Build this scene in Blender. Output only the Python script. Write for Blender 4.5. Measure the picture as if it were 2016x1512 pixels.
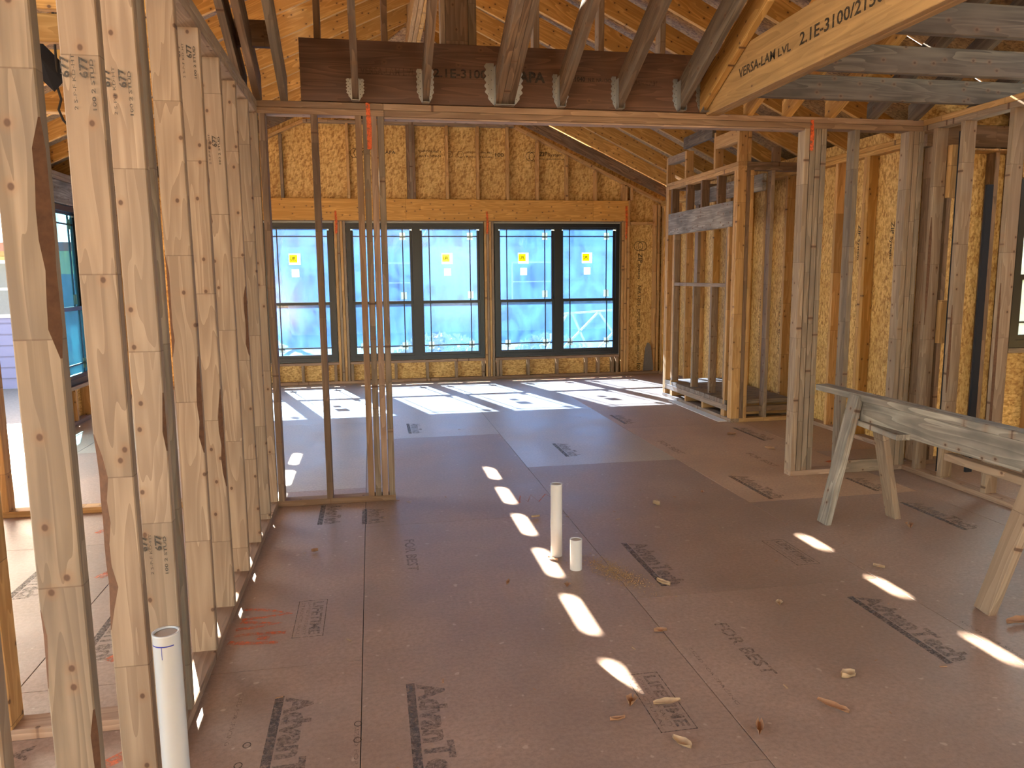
import bpy, bmesh, math, random
from mathutils import Vector, Matrix
random.seed(7)
S = bpy.context.scene
COL = S.collection
for o in list(bpy.data.objects):
    bpy.data.objects.remove(o)

# ------------------------------------------------------------------ camera
def make_camera():
    yaw, pitch, roll, h = .181, .1408, -.0092, 1.444
    cy, sy, cp, sp = math.cos(yaw), math.sin(yaw), math.cos(pitch), math.sin(pitch)
    f = Vector((sy*cp, cy*cp, -sp)); r = Vector((cy, -sy, 0)); u = r.cross(f)
    r2 = r*math.cos(roll) + u*math.sin(roll); u2 = -r*math.sin(roll) + u*math.cos(roll)
    cam = bpy.data.cameras.new('camera'); o = bpy.data.objects.new('camera', cam); COL.objects.link(o)
    m = Matrix((r2, u2, -f)).transposed().to_4x4(); m.translation = Vector((0, 0, h))
    o.matrix_world = m
    cam.sensor_width = 36; cam.lens = 1497/2016*36; cam.clip_start = .05; cam.clip_end = 300
    S.camera = o
make_camera()

# ------------------------------------------------------------------ world, sun, exposure
S.view_settings.view_transform = 'Standard'; S.view_settings.look = 'None'
S.view_settings.gamma = 1; S.view_settings.use_curve_mapping = False
S.view_settings.exposure = 2.7
W = bpy.data.worlds.new('sky'); S.world = W; W.use_nodes = True
wn = W.node_tree.nodes; wl = W.node_tree.links; wn.clear()
sk = wn.new('ShaderNodeTexSky'); sk.sky_type = 'NISHITA'; sk.sun_disc = False
sk.sun_elevation = math.radians(36); sk.sun_rotation = math.radians(-17); sk.air_density = 1.0; sk.dust_density = 1.5; sk.ozone_density = 1.5
bg = wn.new('ShaderNodeBackground'); bg.inputs[1].default_value = .30
wo = wn.new('ShaderNodeOutputWorld'); mxs = wn.new('ShaderNodeMix'); mxs.data_type = 'RGBA'; mxs.blend_type = 'MULTIPLY'; mxs.inputs[0].default_value = 1; mxs.inputs[7].default_value = (1.15, .98, .74, 1)
wl.new(sk.outputs[0], mxs.inputs[6]); wl.new(mxs.outputs[2], bg.inputs[0]); wl.new(bg.outputs[0], wo.inputs[0])
sl = bpy.data.lights.new('sun', 'SUN'); sl.energy = 28.0; sl.angle = math.radians(.6); sl.color = (1, .90, .74)
so = bpy.data.objects.new('sun', sl); COL.objects.link(so)
so.rotation_euler = Vector((.29, -1.0, -.775)).to_track_quat('-Z', 'Y').to_euler()

# ------------------------------------------------------------------ materials
def nodes(name):
    m = bpy.data.materials.new(name); m.use_nodes = True
    n = m.node_tree.nodes; l = m.node_tree.links; n.clear()
    out = n.new('ShaderNodeOutputMaterial'); b = n.new('ShaderNodeBsdfPrincipled')
    l.new(b.outputs[0], out.inputs[0])
    return m, n, l, b, out
def mathn(n, l, op, a, b=None, c=None):
    x = n.new('ShaderNodeMath'); x.operation = op
    for i, v in enumerate((a, b, c)):
        if v is None: continue
        if isinstance(v, (int, float)): x.inputs[i].default_value = v
        else: l.new(v, x.inputs[i])
    return x.outputs[0]
def mix(n, l, fac, a, b, mode='MIX'):
    x = n.new('ShaderNodeMix'); x.data_type = 'RGBA'; x.blend_type = mode
    for i, v in ((0, fac), (6, a), (7, b)):
        if isinstance(v, (int, float)): x.inputs[i].default_value = v
        elif isinstance(v, tuple): x.inputs[i].default_value = (*v, 1) if len(v) == 3 else v
        else: l.new(v, x.inputs[i])
    return x.outputs[2]
def ramp(n, l, fac, stops):
    x = n.new('ShaderNodeValToRGB'); e = x.color_ramp.elements
    while len(e) < len(stops): e.new(.5)
    for i, (p, cval) in enumerate(stops):
        e[i].position = p; e[i].color = (*cval, 1) if len(cval) == 3 else cval
    l.new(fac, x.inputs[0]); return x.outputs[0]
def g(v): return (v, v, v)

def wood(name, c1, c2, joints=True, knots=.5, stain=.0, stain_col=(.16, .12, .09), vary=.25, rough=.75, grain=1.0, joint_len=1.9):
    """sawn lumber, board length along local Z, width along local Y"""
    m, n, l, b, out = nodes(name)
    tc = n.new('ShaderNodeTexCoord'); oi = n.new('ShaderNodeObjectInfo')
    sep = n.new('ShaderNodeSeparateXYZ'); l.new(tc.outputs['Object'], sep.inputs[0])
    rnd = oi.outputs['Random']
    off = mathn(n, l, 'MULTIPLY', rnd, 37.0)
    # finger joints: snap length
    zz = mathn(n, l, 'ADD', mathn(n, l, 'MULTIPLY', sep.outputs[2], joint_len), off)
    cell = mathn(n, l, 'FLOOR', zz)
    wn_ = n.new('ShaderNodeTexWhiteNoise'); wn_.noise_dimensions = '1D'; l.new(cell, wn_.inputs['W'])
    jr = wn_.outputs['Value'] if joints else rnd
    # local coordinate per block
    cmb = n.new('ShaderNodeCombineXYZ')
    l.new(mathn(n, l, 'ADD', sep.outputs[0], mathn(n, l, 'MULTIPLY', jr, 3.1)), cmb.inputs[0])
    l.new(mathn(n, l, 'ADD', sep.outputs[1], mathn(n, l, 'MULTIPLY', jr, 5.3)), cmb.inputs[1])
    l.new(mathn(n, l, 'ADD', sep.outputs[2], off), cmb.inputs[2])
    mp = n.new('ShaderNodeMapping'); l.new(cmb.outputs[0], mp.inputs[0]); mp.inputs['Scale'].default_value = (26, 26, 1.3)
    n1 = n.new('ShaderNodeTexNoise'); l.new(mp.outputs[0], n1.inputs[0]); n1.inputs['Scale'].default_value = 1.0; n1.inputs['Detail'].default_value = 5; n1.inputs['Distortion'].default_value = .8
    mp2 = n.new('ShaderNodeMapping'); l.new(cmb.outputs[0], mp2.inputs[0]); mp2.inputs['Scale'].default_value = (9, 9, .9)
    n2 = n.new('ShaderNodeTexNoise'); l.new(mp2.outputs[0], n2.inputs[0]); n2.inputs['Scale'].default_value = 1.0; n2.inputs['Detail'].default_value = 2
    rings = mathn(n, l, 'FRACT', mathn(n, l, 'MULTIPLY', n2.outputs[0], 11.0))
    gr = mathn(n, l, 'MULTIPLY_ADD', rings, .35*grain, mathn(n, l, 'MULTIPLY', n1.outputs[0], 1.0))
    col = mix(n, l, ramp(n, l, gr, [(.38, g(0)), (.78, g(1))]), c1, tuple(x*.86 for x in c2))
    # tone per block
    tone = mathn(n, l, 'ADD', 1-vary*.55, mathn(n, l, 'MULTIPLY', jr, vary))
    tone = mathn(n, l, 'MULTIPLY', tone, mathn(n, l, 'ADD', 1-vary*.3, mathn(n, l, 'MULTIPLY', rnd, vary*.6)))
    tcx = n.new('ShaderNodeCombineXYZ')
    for i in range(3): l.new(tone, tcx.inputs[i])
    col = mix(n, l, 1.0, col, tcx.outputs[0], 'MULTIPLY')
    # blotches
    n3 = n.new('ShaderNodeTexNoise'); mp3 = n.new('ShaderNodeMapping'); l.new(cmb.outputs[0], mp3.inputs[0]); mp3.inputs['Scale'].default_value = (5, 5, 2.2)
    l.new(mp3.outputs[0], n3.inputs[0]); n3.inputs['Scale'].default_value = 1.5; n3.inputs['Detail'].default_value = 4
    col = mix(n, l, mathn(n, l, 'MULTIPLY', ramp(n, l, n3.outputs[0], [(.42, g(0)), (.66, g(1))]), .34+stain), col, tuple(x*.62 for x in c1) if not stain else stain_col)
    # knots
    if knots:
        kc = n.new('ShaderNodeCombineXYZ'); l.new(mathn(n, l, 'MULTIPLY_ADD', sep.outputs[1], 11.0, off), kc.inputs[0]); l.new(mathn(n, l, 'MULTIPLY_ADD', sep.outputs[2], 9.0, mathn(n, l, 'MULTIPLY', rnd, 91.0)), kc.inputs[1])
        vc = n.new('ShaderNodeTexVoronoi'); vc.voronoi_dimensions = '2D'; l.new(kc.outputs[0], vc.inputs[0]); vc.inputs['Scale'].default_value = 1.0
        kd = ramp(n, l, vc.outputs['Distance'], [(.05, g(1)), (.085, g(0))])
        halo = ramp(n, l, vc.outputs['Distance'], [(.08, g(1)), (.22, g(0))])
        sepc = n.new('ShaderNodeSeparateColor'); l.new(vc.outputs['Color'], sepc.inputs[0])
        pick = mathn(n, l, 'GREATER_THAN', sepc.outputs[0], 1-knots)
        col = mix(n, l, mathn(n, l, 'MULTIPLY', mathn(n, l, 'MULTIPLY', halo, pick), .30), col, (.25, .12, .05))
        col = mix(n, l, mathn(n, l, 'MULTIPLY', mathn(n, l, 'MULTIPLY', kd, pick), .85), col, (.08, .035, .018))
    if joints:
        fr = mathn(n, l, 'FRACT', zz)
        line = mathn(n, l, 'LESS_THAN', fr, .006)
        col = mix(n, l, mathn(n, l, 'MULTIPLY', line, .6), col, (.12, .07, .04))
    l.new(col, b.inputs['Base Color']); b.inputs['Roughness'].default_value = rough
    bp = n.new('ShaderNodeBump'); bp.inputs['Strength'].default_value = .18; bp.inputs['Distance'].default_value = .004
    l.new(n1.outputs[0], bp.inputs['Height']); l.new(bp.outputs[0], b.inputs['Normal'])
    return m

def osb(name, base, dark, light, sc=1.0):
    m, n, l, b, out = nodes(name)
    tc = n.new('ShaderNodeTexCoord')
    nz = n.new('ShaderNodeTexNoise'); l.new(tc.outputs['Object'], nz.inputs[0]); nz.inputs['Scale'].default_value = 3
    mixv = n.new('ShaderNodeMix'); mixv.data_type = 'VECTOR'; mixv.inputs[0].default_value = .04
    l.new(tc.outputs['Object'], mixv.inputs[4]); l.new(nz.outputs[1], mixv.inputs[5])
    outs = []
    for k, (rz, sx_) in enumerate(((.35, 1.0), (1.5, 1.15), (2.6, .9))):
        r_ = n.new('ShaderNodeMapping'); l.new(mixv.outputs[1], r_.inputs[0]); r_.inputs['Rotation'].default_value = (0, 0, 0) if False else (rz, rz*.7, rz)
        mp = n.new('ShaderNodeMapping'); l.new(r_.outputs[0], mp.inputs[0]); mp.inputs['Scale'].default_value = (22*sc*sx_, 75*sc*sx_, 60*sc*sx_)
        v = n.new('ShaderNodeTexVoronoi'); l.new(mp.outputs[0], v.inputs[0]); v.inputs['Scale'].default_value = 1.0
        s1 = n.new('ShaderNodeSeparateColor'); l.new(v.outputs['Color'], s1.inputs[0]); outs.append(s1.outputs[k])
    f = mathn(n, l, 'MULTIPLY_ADD', outs[0], .34, mathn(n, l, 'MULTIPLY_ADD', outs[1], .33, mathn(n, l, 'MULTIPLY', outs[2], .33)))
    col = ramp(n, l, f, [(.22, dark), (.48, base), (.80, light)])
    big = n.new('ShaderNodeTexNoise'); l.new(tc.outputs['Object'], big.inputs[0]); big.inputs['Scale'].default_value = 2.5; big.inputs['Detail'].default_value = 3
    col = mix(n, l, ramp(n, l, big.outputs[0], [(.4, g(0)), (.75, g(.35))]), col, dark)
    l.new(col, b.inputs['Base Color']); b.inputs['Roughness'].default_value = .6
    bp = n.new('ShaderNodeBump'); bp.inputs['Strength'].default_value = .3; bp.inputs['Distance'].default_value = .003
    l.new(f, bp.inputs['Height']); l.new(bp.outputs[0], b.inputs['Normal'])
    return m

def subfloor(name, c1, c2, c3, rough=.42):
    m, n, l, b, out = nodes(name)
    tc = n.new('ShaderNodeTexCoord'); geo = n.new('ShaderNodeNewGeometry'); oi = n.new('ShaderNodeObjectInfo')
    a = n.new('ShaderNodeTexNoise'); l.new(geo.outputs['Position'], a.inputs[0]); a.inputs['Scale'].default_value = 1.3; a.inputs['Detail'].default_value = 6; a.inputs['Roughness'].default_value = .65
    f = n.new('ShaderNodeTexNoise'); l.new(geo.outputs['Position'], f.inputs[0]); f.inputs['Scale'].default_value = 60; f.inputs['Detail'].default_value = 4; f.inputs['Roughness'].default_value = .7
    mp = n.new('ShaderNodeMapping'); l.new(geo.outputs['Position'], mp.inputs[0]); mp.inputs['Scale'].default_value = (18, 60, 1)
    v = n.new('ShaderNodeTexVoronoi'); l.new(mp.outputs[0], v.inputs[0]); v.inputs['Scale'].default_value = 1
    s1 = n.new('ShaderNodeSeparateColor'); l.new(v.outputs['Color'], s1.inputs[0])
    col = mix(n, l, ramp(n, l, a.outputs[0], [(.38, g(0)), (.62, g(1))]), tuple(x*.9 for x in c1), tuple(x*1.08 for x in c2))
    col = mix(n, l, mathn(n, l, 'MULTIPLY', s1.outputs[0], .22), col, c3)
    col = mix(n, l, mathn(n, l, 'MULTIPLY', ramp(n, l, f.outputs[0], [(.38, g(0)), (.66, g(1))]), .5), col, tuple(x*.55 for x in c1))
    sp = n.new('ShaderNodeTexNoise'); l.new(geo.outputs['Position'], sp.inputs[0]); sp.inputs['Scale'].default_value = 25; sp.inputs['Detail'].default_value = 1
    col = mix(n, l, ramp(n, l, sp.outputs[0], [(.72, g(0)), (.76, g(.7))]), col, (.5, .38, .3))
    tone = mathn(n, l, 'MULTIPLY_ADD', oi.outputs['Random'], .16, .92)
    tcx = n.new('ShaderNodeCombineXYZ')
    for i in range(3): l.new(tone, tcx.inputs[i])
    col = mix(n, l, 1.0, col, tcx.outputs[0], 'MULTIPLY')
    l.new(col, b.inputs['Base Color'])
    rr = mathn(n, l, 'MULTIPLY_ADD', a.outputs[0], .35, rough-.12); l.new(rr, b.inputs['Roughness'])
    bp = n.new('ShaderNodeBump'); bp.inputs['Strength'].default_value = .25; bp.inputs['Distance'].default_value = .002
    l.new(f.outputs[0], bp.inputs['Height']); l.new(bp.outputs[0], b.inputs['Normal'])
    return m

def plain(name, col, rough=.5, metal=0., noise=.12, sc=20):
    m, n, l, b, out = nodes(name)
    tc = n.new('ShaderNodeTexCoord'); z = n.new('ShaderNodeTexNoise'); l.new(tc.outputs['Object'], z.inputs[0]); z.inputs['Scale'].default_value = sc; z.inputs['Detail'].default_value = 4
    c = mix(n, l, z.outputs[0], tuple(x*(1-noise) for x in col), tuple(min(1, x*(1+noise)) for x in col))
    l.new(c, b.inputs['Base Color']); b.inputs['Roughness'].default_value = rough; b.inputs['Metallic'].default_value = metal
    return m

def worn(name, col, keep=.6, sc=60, rough=.6):
    """print or sprayed paint with worn, patchy cover"""
    m, n, l, b, out = nodes(name)
    geo = n.new('ShaderNodeNewGeometry'); z = n.new('ShaderNodeTexNoise'); l.new(geo.outputs['Position'], z.inputs[0]); z.inputs['Scale'].default_value = sc; z.inputs['Detail'].default_value = 5; z.inputs['Roughness'].default_value = .8
    b.inputs['Base Color'].default_value = (*col, 1); b.inputs['Roughness'].default_value = rough
    t = n.new('ShaderNodeBsdfTransparent'); mx = n.new('ShaderNodeMixShader')
    f = ramp(n, l, z.outputs[0], [(max(0, .62-keep*.45), g(.06)), (.78-keep*.3, g(min(1, keep+.3)))])
    l.new(f, mx.inputs[0]); l.new(t.outputs[0], mx.inputs[1]); l.new(b.outputs[0], mx.inputs[2]); l.new(mx.outputs[0], out.inputs[0])
    return m

def film(name, tint, scat, k):
    """glass pane under a translucent protective film"""
    m, n, l, b, out = nodes(name)
    geo = n.new('ShaderNodeNewGeometry'); z = n.new('ShaderNodeTexNoise'); l.new(geo.outputs['Position'], z.inputs[0]); z.inputs['Scale'].default_value = 2.2; z.inputs['Detail'].default_value = 3; z.inputs['Distortion'].default_value = 1.5
    t = n.new('ShaderNodeBsdfTransparent'); l.new(mix(n, l, z.outputs[0], tuple(x*.9 for x in tint), tint), t.inputs[0])
    tr = n.new('ShaderNodeBsdfTranslucent'); tr.inputs[0].default_value = (*scat, 1)
    gl = n.new('ShaderNodeBsdfGlossy'); gl.inputs['Roughness'].default_value = .12
    m1 = n.new('ShaderNodeMixShader'); mpz = n.new('ShaderNodeMapping'); l.new(geo.outputs['Position'], mpz.inputs[0]); mpz.inputs['Scale'].default_value = (5, 5, .5); z2 = n.new('ShaderNodeTexNoise'); l.new(mpz.outputs[0], z2.inputs[0]); z2.inputs['Scale'].default_value = 1.5; z2.inputs['Detail'].default_value = 4
    l.new(mathn(n, l, 'MULTIPLY_ADD', ramp(n, l, z.outputs[0], [(.35, g(0)), (.7, g(1))]), .22, mathn(n, l, 'MULTIPLY_ADD', ramp(n, l, z2.outputs[0], [(.4, g(0)), (.7, g(1))]), .2, k-.2)), m1.inputs[0]); l.new(t.outputs[0], m1.inputs[1]); l.new(tr.outputs[0], m1.inputs[2])
    m2 = n.new('ShaderNodeMixShader'); m2.inputs[0].default_value = .05; l.new(m1.outputs[0], m2.inputs[1]); l.new(gl.outputs[0], m2.inputs[2])
    l.new(m2.outputs[0], out.inputs[0])
    return m

M = {}
M['stud'] = wood('pale_stud_wood', (.37, .265, .178), (.28, .188, .122), knots=.45, vary=.22)
M['stud_warm'] = wood('warm_stud_wood', (.66, .40, .17), (.52, .28, .10), knots=.4, vary=.3)
M['stud_grey'] = wood('weathered_stud_wood', (.32, .235, .16), (.22, .155, .10), knots=.5, stain=.25, vary=.25)
M['stud_brown'] = wood('brown_stud_wood', (.27, .165, .10), (.18, .105, .06), knots=.4, vary=.3)
M['plate'] = wood('plate_wood', (.40, .265, .18), (.29, .18, .12), joints=False, knots=.5, vary=.3)
M['pink_plate'] = wood('reddish_plate_wood', (.40, .245, .14), (.29, .165, .09), joints=False, knots=.5, vary=.25)
M['rafter'] = wood('yellow_rafter_wood', (.74, .43, .14), (.58, .30, .075), joints=False, knots=.7, vary=.25, grain=1.5)
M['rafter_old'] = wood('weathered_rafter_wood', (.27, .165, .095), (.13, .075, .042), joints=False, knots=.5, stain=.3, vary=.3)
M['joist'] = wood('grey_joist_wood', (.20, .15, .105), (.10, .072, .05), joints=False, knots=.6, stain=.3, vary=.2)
M['header'] = wood('orange_header_wood', (.76, .41, .11), (.64, .31, .065), joints=False, knots=.6, vary=.12, grain=1.3)
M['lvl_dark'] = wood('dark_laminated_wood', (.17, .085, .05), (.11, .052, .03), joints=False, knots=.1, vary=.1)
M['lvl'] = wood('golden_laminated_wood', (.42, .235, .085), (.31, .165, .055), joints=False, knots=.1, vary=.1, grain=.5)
M['old_board'] = wood('old_grey_board', (.46, .41, .34), (.27, .23, .19), joints=False, knots=.6, stain=.35, stain_col=(.10, .09, .08), vary=.2)
M['bark'] = plain('bark_edge', (.11, .05, .025), .9, 0, .5, 60)
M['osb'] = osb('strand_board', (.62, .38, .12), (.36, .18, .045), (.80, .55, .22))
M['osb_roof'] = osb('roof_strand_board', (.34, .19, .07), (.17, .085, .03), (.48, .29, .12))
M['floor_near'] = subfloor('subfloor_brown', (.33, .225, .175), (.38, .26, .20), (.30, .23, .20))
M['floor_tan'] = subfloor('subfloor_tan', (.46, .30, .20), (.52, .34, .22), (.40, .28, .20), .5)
M['floor_far'] = subfloor('subfloor_grey_sheen', (.41, .335, .26), (.46, .375, .285), (.42, .36, .30), .36)  # paler and greyer: window sheen is partly put into the colour
M['print'] = worn('grey_stamped_print', (.095, .085, .088), .46, 70)
M['ink'] = worn('black_ink', (.03, .022, .015), .75, 90)
M['inkfaint'] = worn('faint_black_ink', (.035, .025, .015), .35, 90)
M['orange'] = worn('orange_spray_paint', (.75, .12, .02), .72, 35)
M['orange_faint'] = worn('faint_orange_spray_paint', (.75, .15, .04), .55, 40)
M['pvc'] = plain('white_pvc', (.60, .60, .60), .3, 0, .03, 4)
M['pvc_in'] = plain('pvc_cap', (.42, .36, .30), .6, 0, .1, 8)
M['bluepen'] = plain('blue_pen', (.03, .04, .35), .5)
M['metal'] = plain('galvanised_steel', (.36, .38, .41), .35, .9, .15, 30)
M['hole'] = plain('dark_hole', (.01, .01, .01), .9)
M['frame'] = plain('black_window_frame', (.012, .014, .018), .35, 0, .1)
M['film'] = film('blue_filmed_glass', (.40, .50, .66), (.03, .085, .22), .26)
M['film_cyan'] = film('cyan_filmed_glass', (.34, .56, .66), (.02, .09, .13), .26)
M['film_pale'] = film('pale_filmed_glass', (.85, .95, 1.0), (.6, .75, .8), .2)
M['white'] = plain('white_board', (.80, .80, .77), .6, 0, .03)
M['label'] = film('backlit_white_paper', (.5, .5, .5), (.85, .84, .80), .92)
M['spacer'] = film('backlit_beige_spacer', (.45, .44, .38), (.5, .46, .36), .8)
M['yellow'] = film('backlit_yellow_sticker', (.5, .4, .03), (.9, .68, .02), .92)
M['pad'] = plain('beige_spacer', (.50, .46, .36), .6, 0, .2)
M['leaf'] = plain('dry_leaf', (.36, .19, .10), .7, 0, .35, 50)
M['leaf_pale'] = plain('pale_dry_leaf', (.46, .32, .19), .7, 0, .3, 50)
M['dust'] = plain('sawdust', (.42, .27, .12), .9, 0, .4, 90)
M['cord'] = plain('dark_cord', (.02, .015, .012), .7)
M['dark'] = plain('dark_gap_board', (.012, .014, .022), .9)

# ------------------------------------------------------------------ helpers
def tag(o, label=None, cat=None, group=None, kind=None):
    if label: o['label'] = label
    if cat: o['category'] = cat
    if group: o['group'] = group
    if kind: o['kind'] = kind
    return o
def empty(name, loc, label=None, cat=None, group=None, kind=None):
    o = bpy.data.objects.new(name, None); COL.objects.link(o); o.location = loc; o.empty_display_size = .1
    o['_base'] = loc if False else 0
    del o['_base']
    WORLD[o.name] = Matrix.Translation(Vector(loc))
    return tag(o, label, cat, group, kind)
WORLD = {}
def link(name, me, mat, parent, mw):
    o = bpy.data.objects.new(name, me); COL.objects.link(o)
    if mat is not None and not me.materials: me.materials.append(mat)
    elif mat is not None and me.materials[0] != mat:
        o.material_slots[0].link = 'OBJECT'; o.material_slots[0].material = mat
    WORLD[o.name] = mw
    if parent:
        o.parent = parent; o.matrix_local = WORLD[parent.name].inverted() @ mw
    else:
        o.matrix_world = mw
    return o
CACHE = {}
def board_mesh(t, w, L, e=.003):
    """board, thickness x, width y, length z, eased edges"""
    k = (round(t, 3), round(w, 3), round(L, 2), e)
    key = (round(t, 4), round(w, 4), round(L, 4), e)
    if key in CACHE: return CACHE[key]
    a, b, c = t/2, w/2, L/2; e = min(e, a*.3, b*.3)
    sec = [(-a+e, -b), (a-e, -b), (a, -b+e), (a, b-e), (a-e, b), (-a+e, b), (-a, b-e), (-a, -b+e)]
    v = [(x, y, -c) for x, y in sec] + [(x, y, c) for x, y in sec]
    f = [tuple(range(7, -1, -1)), tuple(range(8, 16))] + [(i, (i+1) % 8, 8+(i+1) % 8, 8+i) for i in range(8)]
    me = bpy.data.meshes.new('board'); me.from_pydata(v, [], f); me.update(); CACHE[key] = me
    return me
AX = {'x': Vector((1, 0, 0)), 'y': Vector((0, 1, 0)), 'z': Vector((0, 0, 1))}
def frame_of(zv, yv):
    zv = zv.normalized(); yv = (yv - zv*yv.dot(zv)).normalized(); xv = yv.cross(zv)
    return Matrix((xv, yv, zv)).transposed()
def box(name, parent, mat, x0, x1, y0, y1, z0, z1, e=.003, long=None):
    d = {'x': x1-x0, 'y': y1-y0, 'z': z1-z0}
    o_ = sorted(d, key=lambda k: d[k])
    if long: o_ = [k for k in o_ if k != long] + [long]
    m = frame_of(AX[o_[2]], AX[o_[1]]).to_4x4(); m.translation = Vector(((x0+x1)/2, (y0+y1)/2, (z0+z1)/2))
    return link(name, board_mesh(d[o_[0]], d[o_[1]], d[o_[2]], e), M[mat] if isinstance(mat, str) else mat, parent, m)
def beam(name, parent, mat, p0, p1, w, t, wide, e=.003):
    p0 = Vector(p0); p1 = Vector(p1); m = frame_of(p1-p0, Vector(wide)).to_4x4(); m.translation = (p0+p1)/2
    return link(name, board_mesh(t, w, (p1-p0).length, e), M[mat], parent, m)
def boxes(name, parent, mat, bl, mw=None):
    v = []; f = []
    for (x0, x1, y0, y1, z0, z1) in bl:
        i = len(v); v += [(x, y, z) for x in (x0, x1) for y in (y0, y1) for z in (z0, z1)]
        f += [tuple(i+k for k in q) for q in ((0, 1, 3, 2), (4, 6, 7, 5), (0, 4, 5, 1), (2, 3, 7, 6), (0, 2, 6, 4), (1, 5, 7, 3))]
    return world_mesh(name, parent, mat, v, f, mw)
def world_mesh(name, parent, mat, v, f, frame=None, smooth=False):
    """mesh from world coordinates, object origin at its centre, optional local frame"""
    cx = Vector((0, 0, 0))
    for p in v: cx += Vector(p)
    cx /= len(v)
    m = (frame or Matrix.Identity(3)).to_4x4(); m.translation = cx; inv = m.inverted()
    me = bpy.data.meshes.new(name); me.from_pydata([inv @ Vector(p) for p in v], [], f); me.update()
    bm = bmesh.new(); bm.from_mesh(me); bmesh.ops.recalc_face_normals(bm, faces=bm.faces); bm.to_mesh(me); bm.free()
    if smooth:
        for p in me.polygons: p.use_smooth = True
    return link(name, me, M[mat] if isinstance(mat, str) else mat, parent, m)
def prism(name, parent, mat, poly, axis, a0, a1, zdir=None, ydir=None):
    """poly: 2D points in the plane across `axis`; extruded a0..a1"""
    def P(p, a):
        if axis == 'x': return (a, p[0], p[1])
        if axis == 'y': return (p[0], a, p[1])
        return (p[0], p[1], a)
    n_ = len(poly); v = [P(p, a0) for p in poly] + [P(p, a1) for p in poly]
    f = [tuple(range(n_)), tuple(range(2*n_-1, n_-1, -1))] + [(i, (i+1) % n_, n_+(i+1) % n_, n_+i) for i in range(n_)]
    fr = frame_of(Vector(zdir), Vector(ydir)) if zdir else None
    return world_mesh(name, parent, mat, v, f, fr)
def tube_mesh(pts, r, n=12, cap=True, r1=None):
    v = []; f = []; P = [Vector(p) for p in pts]
    for i, p in enumerate(P):
        d = (P[min(i+1, len(P)-1)] - P[max(i-1, 0)]).normalized()
        a = d.orthogonal().normalized(); b_ = d.cross(a)
        rr = r if r1 is None else r+(r1-r)*i/(len(P)-1)
        v += [p + (a*math.cos(2*math.pi*k/n)+b_*math.sin(2*math.pi*k/n))*rr for k in range(n)]
    for i in range(len(P)-1):
        f += [(i*n+k, i*n+(k+1) % n, (i+1)*n+(k+1) % n, (i+1)*n+k) for k in range(n)]
    if cap: f += [tuple(range(n-1, -1, -1)), tuple(range((len(P)-1)*n, len(P)*n))]
    return v, f
DG = None
TXT = {}
def text(name, parent, mat, s, origin, xdir, ydir, size, width=None, bold=.0, lift=.0008):
    """flat printed lettering; origin = lower left of the line"""
    key = (s, bold)
    if key not in TXT:
        cu = bpy.data.curves.new('t', 'FONT'); cu.body = s; cu.size = 1; cu.offset = bold; cu.resolution_u = 2
        o = bpy.data.objects.new('t', cu); COL.objects.link(o)
        dg = bpy.context.evaluated_depsgraph_get(); dg.update()
        me = bpy.data.meshes.new_from_object(o.evaluated_get(dg)); bpy.data.objects.remove(o)
        me.materials.clear(); TXT[key] = me
    me = TXT[key].copy()
    xs = [v.co.x for v in me.vertices]; wd = max(xs)-min(xs)
    sx = size if width is None else width/wd
    for v in me.vertices: v.co = Vector(((v.co.x-min(xs))*sx, v.co.y*size, 0))
    xd = Vector(xdir).normalized(); yd = Vector(ydir).normalized(); zd = xd.cross(yd)
    m = Matrix((xd, yd, zd)).transposed().to_4x4(); m.translation = Vector(origin)+zd*lift
    return link(name, me, M[mat], parent, m)
def strip(name, parent, mat, pts, w, normal, lift=.001):
    """thin painted stroke along pts lying on a surface with the given normal"""
    nrm = Vector(normal); v = []; f = []
    P = [Vector(p)+nrm*lift for p in pts]
    for i, p in enumerate(P):
        d = (P[min(i+1, len(P)-1)]-P[max(i-1, 0)]).normalized(); s = d.cross(nrm)
        ww = w*(.6+.4*random.random())/2
        v += [p-s*ww, p+s*ww]
    f = [(2*i, 2*i+1, 2*i+3, 2*i+2) for i in range(len(P)-1)]
    return world_mesh(name, parent, mat, v, f)
R_ = random.Random(3)
def sm(*opts): return R_.choice(opts)

H0, H1 = 2.415, 2.491            # underside and top of the doubled top plates
SL = .463                        # far roof slope
XRW, XLW, XRG = 4.15, -2.95, .56 # far room side walls and ridge
def zf(x):                       # underside of the far rafters
    return 2.57+SL*(XRW-x) if x > XRG else 2.57+(4.15-XRG)*SL-(XRG-x)*((4.15-XRG)*SL)/(XRG-XLW)
def zn(y): return 2.49+.48*(4.86-y)   # underside of the near rafters

# ================================================================== FLOOR
fl = empty('floor', (0, 0, 0), 'brown subfloor of large tongue and groove panels with grey stamped print', 'floor', kind='structure')
boxes('underlay', fl, 'dark', [(-2.98, 6.3, -3.6, 10.72, -.30, -.021)])
PW = 1.2065
X0 = -.0794
rows = {}
seam0 = {-3: 2.785, -2: 4.37, -1: 2.785, 0: 4.3716, 1: 3.0985, 2: 4.3545, 3: 3.1, 4: 4.36, 5: 3.1}
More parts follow.
